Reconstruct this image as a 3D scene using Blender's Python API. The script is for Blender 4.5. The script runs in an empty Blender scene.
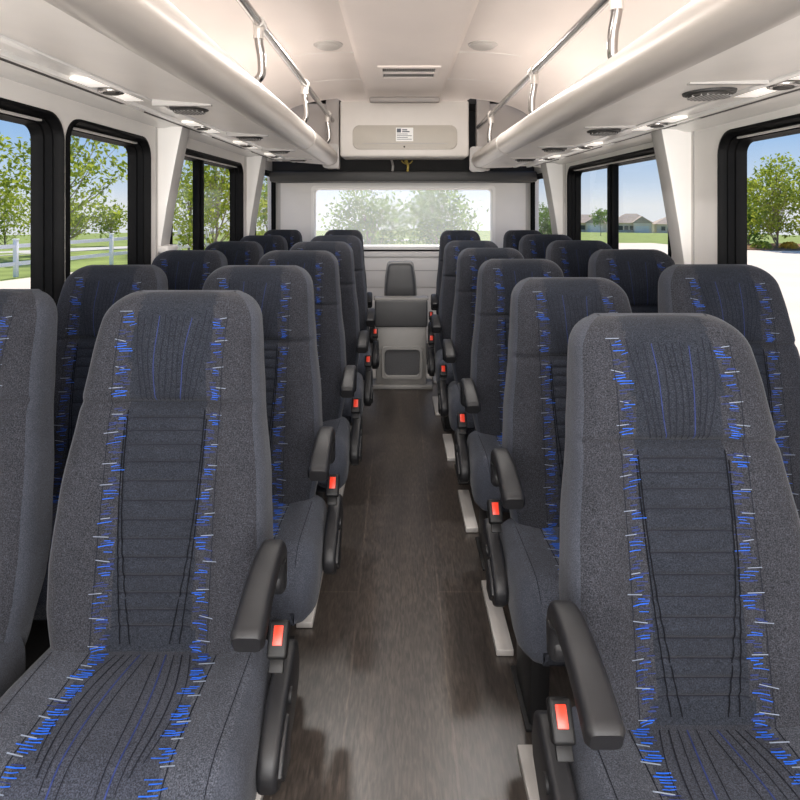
import bpy, bmesh, math, random
from mathutils import Vector, Matrix
R = math.radians
SC = bpy.context.scene
COL = SC.collection
rnd = random.Random(7)

# ------------------------------------------------------------------ materials
def srgb(r, g, b):
    def f(c):
        c /= 255.0
        return c / 12.92 if c <= 0.04045 else ((c + 0.055) / 1.055) ** 2.4
    return (f(r), f(g), f(b), 1.0)

class NT:
    def __init__(self, name):
        self.m = bpy.data.materials.new(name)
        self.m.use_nodes = True
        self.t = self.m.node_tree
        self.t.nodes.clear()
        self.out = self.n('ShaderNodeOutputMaterial')
    def n(self, typ, **kw):
        nd = self.t.nodes.new(typ)
        for k, v in kw.items():
            if k in nd.bl_rna.properties.keys():
                setattr(nd, k, v)
            else:
                nd.inputs[k].default_value = v
        return nd
    def l(self, a, b):
        self.t.links.new(a, b)
    def set(self, nd, key, v):
        nd.inputs[key].default_value = v
    def coords(self, kind='Object', scale=(1, 1, 1), rot=(0, 0, 0)):
        tc = self.n('ShaderNodeTexCoord')
        mp = self.n('ShaderNodeMapping')
        mp.inputs['Scale'].default_value = scale
        mp.inputs['Rotation'].default_value = rot
        self.l(tc.outputs[kind], mp.inputs['Vector'])
        return mp.outputs['Vector']
    def ramp(self, fac, stops):
        r = self.n('ShaderNodeValToRGB')
        el = r.color_ramp.elements
        while len(el) < len(stops):
            el.new(0.5)
        for e, (p, c) in zip(el, stops):
            e.position = p
            e.color = c
        self.l(fac, r.inputs['Fac'])
        return r.outputs['Color']

def lerpc(c, k):
    return (min(1, c[0] * k), min(1, c[1] * k), min(1, c[2] * k), 1)

def mat(name, rgb, rough=0.5, metal=0.0, var=0.06, nscale=12.0, bump=0.0, bscale=200.0, spec=0.5, coat=0.0, sheen=0.0,
        stretch=(1, 1, 1), contrast=(0.3, 0.7)):
    t = NT(name)
    c = srgb(*rgb)
    b = t.n('ShaderNodeBsdfPrincipled')
    v = t.coords('Object', stretch)
    nz = t.n('ShaderNodeTexNoise')
    nz.inputs['Scale'].default_value = nscale
    nz.inputs['Detail'].default_value = 3
    t.l(v, nz.inputs['Vector'])
    t.l(t.ramp(nz.outputs['Fac'], [(contrast[0], lerpc(c, 1 - var)), (contrast[1], lerpc(c, 1 + var))]), b.inputs['Base Color'])
    b.inputs['Roughness'].default_value = rough
    b.inputs['Metallic'].default_value = metal
    b.inputs['Specular IOR Level'].default_value = spec
    b.inputs['Coat Weight'].default_value = coat
    b.inputs['Sheen Weight'].default_value = sheen
    if bump:
        n2 = t.n('ShaderNodeTexNoise')
        n2.inputs['Scale'].default_value = bscale
        n2.inputs['Detail'].default_value = 2
        t.l(v, n2.inputs['Vector'])
        bp = t.n('ShaderNodeBump')
        bp.inputs['Strength'].default_value = bump
        bp.inputs['Distance'].default_value = 0.002
        t.l(n2.outputs['Fac'], bp.inputs['Height'])
        t.l(bp.outputs['Normal'], b.inputs['Normal'])
    t.l(b.outputs['BSDF'], t.out.inputs['Surface'])
    return t.m

def fabric(name, rgb, lo=0.55, hi=1.5, scale=420):
    t = NT(name)
    c = srgb(*rgb)
    b = t.n('ShaderNodeBsdfPrincipled')
    v = t.coords('Object')
    n1 = t.n('ShaderNodeTexNoise'); n1.inputs['Scale'].default_value = scale; n1.inputs['Detail'].default_value = 2
    t.l(v, n1.inputs['Vector'])
    n2 = t.n('ShaderNodeTexNoise'); n2.inputs['Scale'].default_value = 9; n2.inputs['Detail'].default_value = 3
    t.l(v, n2.inputs['Vector'])
    col = t.ramp(n1.outputs['Fac'], [(0.32, lerpc(c, lo)), (0.5, c), (0.68, lerpc(c, hi))])
    mx = t.n('ShaderNodeMix', data_type='RGBA', blend_type='MULTIPLY')
    mx.inputs[0].default_value = 1.0
    t.l(col, mx.inputs[6])
    t.l(t.ramp(n2.outputs['Fac'], [(0.3, (0.86, 0.86, 0.86, 1)), (0.7, (1.08, 1.08, 1.08, 1))]), mx.inputs[7])
    t.l(mx.outputs[2], b.inputs['Base Color'])
    b.inputs['Roughness'].default_value = 0.95
    b.inputs['Specular IOR Level'].default_value = 0.15
    b.inputs['Sheen Weight'].default_value = 0.06
    b.inputs['Sheen Roughness'].default_value = 0.5
    bp = t.n('ShaderNodeBump'); bp.inputs['Strength'].default_value = 0.35; bp.inputs['Distance'].default_value = 0.0015
    t.l(n1.outputs['Fac'], bp.inputs['Height'])
    t.l(bp.outputs['Normal'], b.inputs['Normal'])
    t.l(b.outputs['BSDF'], t.out.inputs['Surface'])
    return t.m

def wood_floor():
    t = NT('dark_oak_vinyl')
    b = t.n('ShaderNodeBsdfPrincipled')
    v = t.coords('Object', (1, 1, 1), (0, 0, R(90)))
    br = t.n('ShaderNodeTexBrick')
    br.offset = 0.37; br.offset_frequency = 2
    br.inputs['Scale'].default_value = 1.0
    br.inputs['Brick Width'].default_value = 1.9
    br.inputs['Row Height'].default_value = 0.278
    br.inputs['Mortar Size'].default_value = 0.004
    br.inputs['Mortar Smooth'].default_value = 0.3
    br.inputs['Color1'].default_value = (0.92, 0.92, 0.92, 1)
    br.inputs['Color2'].default_value = (1.08, 1.08, 1.08, 1)
    br.inputs['Mortar'].default_value = (1.6, 1.56, 1.52, 1)
    mp = t.n('ShaderNodeMapping'); mp.inputs['Location'].default_value = (0.2, 0.137, 0)
    t.l(v, mp.inputs['Vector']); t.l(mp.outputs['Vector'], br.inputs['Vector'])
    g = t.coords('Object', (1, 0.15, 1))
    n1 = t.n('ShaderNodeTexNoise'); n1.inputs['Scale'].default_value = 150; n1.inputs['Detail'].default_value = 8
    n1.inputs['Distortion'].default_value = 0.5
    t.l(g, n1.inputs['Vector'])
    g2 = t.coords('Object', (1, 0.22, 1))
    n2 = t.n('ShaderNodeTexNoise'); n2.inputs['Scale'].default_value = 9; n2.inputs['Detail'].default_value = 4
    n2.inputs['Distortion'].default_value = 1.2
    t.l(g2, n2.inputs['Vector'])
    c1 = t.ramp(n1.outputs['Fac'], [(0.34, srgb(38, 33, 30)), (0.5, srgb(54, 48, 44)), (0.66, srgb(69, 62, 57))])
    c2 = t.ramp(n2.outputs['Fac'], [(0.3, (0.72, 0.72, 0.73, 1)), (0.7, (1.18, 1.15, 1.1, 1))])
    m1 = t.n('ShaderNodeMix', data_type='RGBA', blend_type='MULTIPLY'); m1.inputs[0].default_value = 1
    t.l(c1, m1.inputs[6]); t.l(c2, m1.inputs[7])
    m2 = t.n('ShaderNodeMix', data_type='RGBA', blend_type='MULTIPLY'); m2.inputs[0].default_value = 1
    t.l(m1.outputs[2], m2.inputs[6]); t.l(br.outputs['Color'], m2.inputs[7])
    t.l(m2.outputs[2], b.inputs['Base Color'])
    b.inputs['Roughness'].default_value = 0.33
    b.inputs['Specular IOR Level'].default_value = 0.6
    bp = t.n('ShaderNodeBump'); bp.inputs['Strength'].default_value = 0.25; bp.inputs['Distance'].default_value = 0.001
    t.l(n1.outputs['Fac'], bp.inputs['Height']); t.l(bp.outputs['Normal'], b.inputs['Normal'])
    t.l(b.outputs['BSDF'], t.out.inputs['Surface'])
    return t.m

def glass(name, haze=0.0, tint=(1, 1, 1)):
    t = NT(name)
    tr = t.n('ShaderNodeBsdfTransparent'); tr.inputs['Color'].default_value = (*tint, 1)
    gl = t.n('ShaderNodeBsdfGlossy'); gl.inputs['Roughness'].default_value = 0.02
    fr = t.n('ShaderNodeFresnel'); fr.inputs['IOR'].default_value = 1.25
    nz = t.n('ShaderNodeTexNoise'); nz.inputs['Scale'].default_value = 3
    t.l(t.coords('Object'), nz.inputs['Vector'])
    mx = t.n('ShaderNodeMixShader')
    ge = t.n('ShaderNodeNewGeometry')
    sb = t.n('ShaderNodeMath', operation='SUBTRACT'); sb.inputs[0].default_value = 1.0
    t.l(ge.outputs['Backfacing'], sb.inputs[1])
    ml = t.n('ShaderNodeMath', operation='MULTIPLY')
    m0 = t.n('ShaderNodeMath', operation='MULTIPLY'); m0.inputs[1].default_value = 0.25 if haze else 0.7
    t.l(fr.outputs['Fac'], ml.inputs[0]); t.l(sb.outputs[0], ml.inputs[1])
    t.l(ml.outputs[0], m0.inputs[0]); t.l(m0.outputs[0], mx.inputs['Fac']); t.l(tr.outputs[0], mx.inputs[1]); t.l(gl.outputs[0], mx.inputs[2])
    last = mx.outputs[0]
    if haze:
        tl = t.n('ShaderNodeBsdfTranslucent'); tl.inputs['Color'].default_value = (1, 1, 1, 1)
        m2 = t.n('ShaderNodeMixShader')
        mr = t.n('ShaderNodeMapRange')
        mr.inputs['To Min'].default_value = haze * 0.9; mr.inputs['To Max'].default_value = haze * 1.1
        t.l(nz.outputs['Fac'], mr.inputs['Value']); t.l(mr.outputs[0], m2.inputs['Fac'])
        t.l(last, m2.inputs[1]); t.l(tl.outputs[0], m2.inputs[2])
        last = m2.outputs[0]
    t.l(last, t.out.inputs['Surface'])
    return t.m

def leafmat(name, a, b_, trans=0.35):
    t = NT(name)
    v = t.coords('Object')
    nz = t.n('ShaderNodeTexNoise'); nz.inputs['Scale'].default_value = 2.3; nz.inputs['Detail'].default_value = 5
    t.l(v, nz.inputs['Vector'])
    col = t.ramp(nz.outputs['Fac'], [(0.3, srgb(*a)), (0.7, srgb(*b_))])
    d = t.n('ShaderNodeBsdfDiffuse'); tl = t.n('ShaderNodeBsdfTranslucent')
    t.l(col, d.inputs['Color']); t.l(col, tl.inputs['Color'])
    mx = t.n('ShaderNodeMixShader'); mx.inputs['Fac'].default_value = trans
    t.l(d.outputs[0], mx.inputs[1]); t.l(tl.outputs[0], mx.inputs[2])
    t.l(mx.outputs[0], t.out.inputs['Surface'])
    return t.m

M = {}
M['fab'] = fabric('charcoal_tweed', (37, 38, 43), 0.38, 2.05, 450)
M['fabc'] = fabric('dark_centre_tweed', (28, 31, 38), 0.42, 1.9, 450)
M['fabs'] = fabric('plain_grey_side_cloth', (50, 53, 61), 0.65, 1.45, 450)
M['cfab'] = fabric('lit_cushion_tweed', (53, 56, 64), 0.45, 1.85, 450)  # seat tweed lightened for the window light falling on the cushions
M['cfabc'] = fabric('lit_cushion_centre', (40, 43, 52), 0.45, 1.8, 450)  # centre cloth with the same window light put into its colour
M['blue'] = mat('blue_thread', (30, 78, 168), 0.8, var=0.25, nscale=60, spec=0.1)
M['navy'] = mat('navy_thread', (36, 46, 88), 0.85, var=0.2, nscale=60, spec=0.1)
M['white_thread'] = mat('silver_thread', (104, 112, 126), 0.8, var=0.15, nscale=60, spec=0.1)
M['thread_crease'] = mat('black_thread_crease_shade', (30, 31, 37), 0.95, var=0.1, nscale=60, spec=0.02)
M['vline'] = mat('deep_black_thread', (17, 18, 22), 0.95, var=0.1, nscale=60, spec=0.02)
M['plastic'] = mat('black_moulded_plastic', (25, 25, 27), 0.45, var=0.08, nscale=30, spec=0.3, bump=0.12, bscale=900)
M['black'] = mat('black_painted_steel', (15, 15, 16), 0.5, var=0.1, spec=0.25)
M['orange'] = mat('orange_release_button', (200, 50, 28), 0.35, var=0.04)
M['track'] = mat('brushed_aluminium_plate', (168, 164, 160), 0.45, 0.35, var=0.08, nscale=40, stretch=(1, 0.1, 1))
M['ceil'] = mat('warm_white_liner', (226, 217, 211), 0.55, var=0.02, nscale=3, bump=0.05, bscale=400, spec=0.3)
M['wall'] = mat('pale_grey_liner', (212, 208, 204), 0.5, var=0.03, nscale=4, bump=0.05, bscale=500, spec=0.4)
M['pil'] = mat('white_moulded_trim', (226, 223, 219), 0.45, var=0.02, nscale=4)
M['grey'] = mat('mid_grey_liner', (168, 165, 162), 0.55, var=0.04, nscale=5)
M['rackunder'] = mat('light_grey_rack_panel', (222, 217, 211), 0.4, var=0.03, nscale=6)
M['roll'] = mat('satin_aluminium_roll', (186, 180, 174), 0.36, 0.35, var=0.03, nscale=8, stretch=(1, 0.1, 1))
M['chrome'] = mat('polished_steel', (158, 156, 154), 0.22, 1.0, var=0.04)
M['bright'] = mat('bright_anodised_strip', (238, 236, 232), 0.25, 0.12, var=0.03, stretch=(1, 0.1, 1))
def lit(name, rgb, strength):
    t = NT(name)
    b = t.n('ShaderNodeBsdfPrincipled')
    nz = t.n('ShaderNodeTexNoise'); nz.inputs['Scale'].default_value = 6
    t.l(t.coords('Object'), nz.inputs['Vector'])
    c = srgb(*rgb)
    col = t.ramp(nz.outputs['Fac'], [(0.3, lerpc(c, 0.96)), (0.7, c)])
    t.l(col, b.inputs['Base Color']); t.l(col, b.inputs['Emission Color'])
    b.inputs['Emission Strength'].default_value = strength; b.inputs['Roughness'].default_value = 0.4
    t.l(b.outputs['BSDF'], t.out.inputs['Surface'])
    return t.m
M['lit'] = lit('lit_lamp_plate', (250, 244, 236), 0.55)
M['darkslot'] = mat('dark_slot', (48, 45, 42), 0.7, var=0.1)
M['rubber'] = mat('black_window_rubber', (10, 10, 11), 0.55, var=0.12, nscale=20, spec=0.08)
M['header'] = mat('charcoal_header', (46, 45, 44), 0.6, var=0.05)
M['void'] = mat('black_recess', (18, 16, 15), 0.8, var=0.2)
M['acgrey'] = mat('beige_grey_plate', (172, 166, 156), 0.5, var=0.02)
M['acwhite'] = mat('white_air_con_housing', (204, 199, 193), 0.5, var=0.02)
M['paper'] = mat('white_sticker_paper', (232, 232, 230), 0.6, var=0.02)
M['ink'] = mat('dark_print', (82, 88, 98), 0.7, var=0.1)
M['console'] = mat('grey_console_moulding', (124, 122, 119), 0.5, var=0.04)
M['consoledark'] = mat('charcoal_vinyl', (56, 56, 57), 0.55, var=0.06, bump=0.1, bscale=700)
M['mesh'] = mat('dark_grille_cloth', (64, 64, 66), 0.7, var=0.3, nscale=160)
M['lens'] = mat('frosted_lamp_lens', (170, 165, 160), 0.4, var=0.03)
M['brass'] = mat('yellow_hose_fitting', (180, 160, 84), 0.4, 0.3, var=0.15, nscale=40)
M['floor'] = wood_floor()
M['glass'] = glass('clear_glass')
M['glassr'] = glass('hazy_rear_glass', 0.12)
M['leafa'] = leafmat('fresh_green_leaves', (112, 134, 42), (194, 200, 88), 0.5)
M['leafb'] = leafmat('mid_green_leaves', (80, 112, 48), (150, 176, 88), 0.5)
M['leafc'] = leafmat('pale_leaves', (92, 124, 52), (160, 184, 98), 0.5)
M['bark'] = mat('tree_bark', (150, 132, 114), 0.9, var=0.25, nscale=14, stretch=(1, 1, 0.2))
M['grass'] = mat('lawn', (138, 150, 84), 0.95, var=0.25, nscale=0.7, spec=0.1)
M['concrete'] = mat('pale_concrete', (224, 208, 188), 0.9, var=0.05, nscale=0.6, spec=0.2)
M['road'] = mat('pale_road', (196, 190, 182), 0.9, var=0.06, nscale=0.5, spec=0.2)
M['mulch'] = mat('brown_mulch', (140, 108, 78), 0.95, var=0.3, nscale=6, spec=0.1)
M['endgrey'] = mat('darker_grey_panel', (150, 144, 140), 0.6, var=0.04, nscale=5)  # even darker grey for end panels, posts and duct slot
M['fence'] = mat('white_painted_fence', (240, 240, 238), 0.6, var=0.03)
M['housewall'] = mat('beige_house_siding', (236, 218, 196), 0.8, var=0.06, nscale=0.5)
M['houseroof'] = mat('brown_shingle_roof', (182, 162, 142), 0.9, var=0.12, nscale=1.0)
M['housewin'] = mat('dark_house_window', (66, 70, 78), 0.2, var=0.1)
M['garage'] = mat('pale_garage_door', (228, 222, 212), 0.6, var=0.03)
M['flower'] = leafmat('yellow_orange_blooms', (206, 150, 40), (228, 190, 84), 0.3)

# ------------------------------------------------------------------ mesh helpers
def link(name, bm, mats, parent=None, loc=None, smooth=38):
    me = bpy.data.meshes.new(name)
    bmesh.ops.recalc_face_normals(bm, faces=bm.faces[:])
    bm.to_mesh(me); bm.free()
    if not isinstance(mats, (list, tuple)):
        mats = [mats]
    for m in mats:
        me.materials.append(m)
    if smooth:
        me.shade_smooth()
        me.set_sharp_from_angle(angle=R(smooth))
    o = bpy.data.objects.new(name, me)
    COL.objects.link(o)
    if parent:
        o.parent = parent
    if loc:
        o.location = loc
    return o

def empty(name, label, cat, loc=(0, 0, 0), rz=0, group=None):
    o = bpy.data.objects.new(name, None)
    COL.objects.link(o)
    o.empty_display_size = 0.1
    o.location = loc; o.rotation_euler = (0, 0, rz)
    tag(o, label, cat, group)
    return o

def tag(o, label, cat, group=None, kind=None):
    o['label'] = label; o['category'] = cat
    if group: o['group'] = group
    if kind: o['kind'] = kind
    return o

def struct(o, label=None, cat=None):
    o['kind'] = 'structure'
    if label: o['label'] = label
    if cat: o['category'] = cat
    return o

def box(bm, x0, x1, y0, y1, z0, z1, bevel=0.0, mi=0, seg=2):
    vs = [bm.verts.new(p) for p in ((x0, y0, z0), (x1, y0, z0), (x1, y1, z0), (x0, y1, z0), (x0, y0, z1), (x1, y0, z1), (x1, y1, z1), (x0, y1, z1))]
    fs = [bm.faces.new([vs[i] for i in q]) for q in ((0, 3, 2, 1), (4, 5, 6, 7), (0, 1, 5, 4), (1, 2, 6, 5), (2, 3, 7, 6), (3, 0, 4, 7))]
    for f in fs: f.material_index = mi
    if bevel:
        es = list({e for f in fs for e in f.edges})
        r = bmesh.ops.bevel(bm, geom=es, offset=bevel, segments=seg, affect='EDGES', profile=0.5)
        for f in r['faces']: f.material_index = mi
    return vs

def loft(bm, rings, closed=True, caps=(True, True), mi=0, mifn=None):
    vr = [[bm.verts.new(p) for p in r] for r in rings]
    n = len(vr[0])
    for i in range(len(vr) - 1):
        for j in range(n if closed else n - 1):
            k = (j + 1) % n
            f = bm.faces.new((vr[i][j], vr[i][k], vr[i + 1][k], vr[i + 1][j]))
            f.material_index = mifn(i, j) if mifn else mi
    if closed:
        if caps[0]:
            bm.faces.new(vr[0][::-1]).material_index = mi
        if caps[1]:
            bm.faces.new(vr[-1]).material_index = mi
    return vr

def tube(bm, pts, rad, n=12, mi=0):
    pts = [Vector(p) for p in pts]
    rings = []
    up = Vector((0, 0, 1))
    d0 = (pts[1] - pts[0]).normalized()
    u = d0.cross(up)
    if u.length < 1e-4: u = d0.cross(Vector((1, 0, 0)))
    u.normalize()
    for i, p in enumerate(pts):
        if i == 0: d = pts[1] - pts[0]
        elif i == len(pts) - 1: d = pts[-1] - pts[-2]
        else: d = pts[i + 1] - pts[i - 1]
        d.normalize()
        u = (u - d * u.dot(d)).normalized()
        w = d.cross(u)
        r = rad[i] if isinstance(rad, (list, tuple)) else rad
        rings.append([p + (u * math.cos(2 * math.pi * k / n) + w * math.sin(2 * math.pi * k / n)) * r for k in range(n)])
    loft(bm, rings, mi=mi)

def spline(pts, n=6):
    P = [Vector(p) for p in pts]
    out = []
    for i in range(len(P) - 1):
        p0 = P[max(i - 1, 0)]; p1 = P[i]; p2 = P[i + 1]; p3 = P[min(i + 2, len(P) - 1)]
        for k in range(n):
            t = k / n
            out.append(0.5 * ((2 * p1) + (p2 - p0) * t + (2 * p0 - 5 * p1 + 4 * p2 - p3) * t * t + (3 * p1 - p0 - 3 * p2 + p3) * t ** 3))
    out.append(P[-1])
    return out

def rrect(a0, a1, b0, b1, r, n=6):
    """rounded rectangle outline in two axes, counter-clockwise"""
    out = []
    for cx, cy, st in ((a1 - r, b1 - r, 0), (a0 + r, b1 - r, 90), (a0 + r, b0 + r, 180), (a1 - r, b0 + r, 270)):
        for k in range(n + 1):
            a = R(st + 90 * k / n)
            out.append((cx + r * math.cos(a), cy + r * math.sin(a)))
    return out

def plate_holes(bm, outer, holes, mk, t0, t1, mi=0):
    """flat plate with holes between thickness coordinates t0 and t1; mk(a,b,t) -> xyz"""
    loops = [outer] + holes
    for t in (t0, t1):
        edges = []
        for lp in loops:
            vs = [bm.verts.new(mk(a, b, t)) for a, b in lp]
            for i in range(len(vs)):
                edges.append(bm.edges.new((vs[i], vs[(i + 1) % len(vs)])))
        r = bmesh.ops.triangle_fill(bm, use_beauty=True, use_dissolve=False, edges=edges)
        for g in r['geom']:
            if isinstance(g, bmesh.types.BMFace): g.material_index = mi
    for lp in loops:
        n = len(lp)
        a = [bm.verts.new(mk(p[0], p[1], t0)) for p in lp]
        b = [bm.verts.new(mk(p[0], p[1], t1)) for p in lp]
        for i in range(n):
            bm.faces.new((a[i], a[(i + 1) % n], b[(i + 1) % n], b[i])).material_index = mi
    bmesh.ops.remove_doubles(bm, verts=bm.verts[:], dist=1e-5)

def prism(bm, poly, mk, t0, t1, bevel=0.0, mi=0, seg=2):
    a = [bm.verts.new(mk(p[0], p[1], t0)) for p in poly]
    b = [bm.verts.new(mk(p[0], p[1], t1)) for p in poly]
    n = len(poly)
    fs = [bm.faces.new(a[::-1]), bm.faces.new(b)]
    for i in range(n):
        fs.append(bm.faces.new((a[i], a[(i + 1) % n], b[(i + 1) % n], b[i])))
    for f in fs: f.material_index = mi
    if bevel:
        es = list({e for f in fs[:2] for e in f.edges})
        bmesh.ops.bevel(bm, geom=es, offset=bevel, segments=seg, affect='EDGES', profile=0.5)

def disc(bm, c, r, h, n=28, axis='z', mi=0, bev=0.0):
    pts = [(r * math.cos(2 * math.pi * k / n), r * math.sin(2 * math.pi * k / n)) for k in range(n)]
    if axis == 'z': mk = lambda a, b, t: (c[0] + a, c[1] + b, c[2] + t)
    elif axis == 'y': mk = lambda a, b, t: (c[0] + a, c[1] + t, c[2] + b)
    else: mk = lambda a, b, t: (c[0] + t, c[1] + a, c[2] + b)
    prism(bm, pts, mk, 0, h, bev, mi)

def interp(tbl, z):
    if z <= tbl[0][0]: return tbl[0][1]
    for (a, va), (b, vb) in zip(tbl, tbl[1:]):
        if z <= b:
            t = (z - a) / (b - a)
            t = t * t * (3 - 2 * t) * 0.5 + t * 0.5
            return va + (vb - va) * t
    return tbl[-1][1]

# ------------------------------------------------------------------ dimensions of the bus interior
XL, XR = -1.20, 1.30          # inner faces of the side walls
YF, YB = -1.30, 5.90          # front bulkhead, rear wall
RE = 5.25                     # where racks and ceiling end

# ------------------------------------------------------------------ seats
ZT = 1.155
WTAB = [(0.36, 0.190), (0.44, 0.207), (0.54, 0.223), (0.62, 0.226), (0.75, 0.219), (0.93, 0.197), (1.02, 0.188), (1.155, 0.175)]
PLEATS = [0.500, 0.530, 0.562, 0.595, 0.629, 0.664, 0.700, 0.737, 0.775, 0.812, 0.846, 0.874, 0.900]
SEAM = 0.930
def back_lean(z):
    t = (z - 0.45) / 0.7
    y = 0.165 * (abs(t) ** 1.12) * (1 if t >= 0 else -1)
    y -= 0.014 * math.sin(math.pi * min(max(t, 0), 1)) * 1.0
    return y
def back_w(z):
    w = interp(WTAB, z)
    d = ZT - z
    r = 0.060
    if d < r:
        w -= r - math.sqrt(max(0, r * r - (r - d) ** 2))
    return w
def back_front(x, z):
    w = back_w(z)
    u = abs(x) / w
    y = back_lean(z)
    # raised bolsters, headrest bulge, seam and pleats
    s = min(max((u - 0.44) / 0.25, 0), 1); s = s * s * (3 - 2 * s)
    y -= 0.016 * s * (1 - min(max((z - 0.90) / 0.15, 0), 1) * 0.6)
    y -= 0.022 * math.exp(-((z - 1.035) / 0.080) ** 2) * (1 - u * u * 0.6)
    y += 0.014 * math.exp(-((z - SEAM) / 0.0085) ** 2) * (1 - 0.35 * s)
    ax = abs(x)
    k = min(max((0.083 - ax) / 0.012, 0), 1)
    if k > 0 and z < 0.92:
        for p in PLEATS:
            dz = abs(z - p)
            if dz < 0.02:
                y += 0.006 * k * math.exp(-(dz / 0.0045) ** 2)
    # thread channels beside the middle panel
    pass
    # rounded front edge
    Rr = 0.042
    e = abs(x) - (w - Rr)
    if e > 0:
        y += Rr - math.sqrt(max(0, Rr * Rr - e * e))
    d = ZT - z
    if d < 0.045:
        y += (0.045 - math.sqrt(max(0, 0.045 ** 2 - (0.045 - d) ** 2))) * 0.9
    return y
def arch(x, z):
    """top edge bows up a little in the middle"""
    k = min(max((z - 1.0) / 0.155, 0), 1)
    return 0.007 * k * (1 - (x / 0.19) ** 2)

def thread(bm, pts, wid, nrm, mi):
    """a thin flat thread following pts on a surface, facing nrm"""
    L = []
    for i, p in enumerate(pts):
        a = pts[max(i - 1, 0)]; b = pts[min(i + 1, len(pts) - 1)]
        d = (b - a).normalized()
        s = d.cross(nrm).normalized() * (wid / 2)
        L.append((bm.verts.new(p - s), bm.verts.new(p + s)))
    for (a, b), (c, d) in zip(L, L[1:]):
        bm.faces.new((a, b, d, c)).material_index = mi

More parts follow.
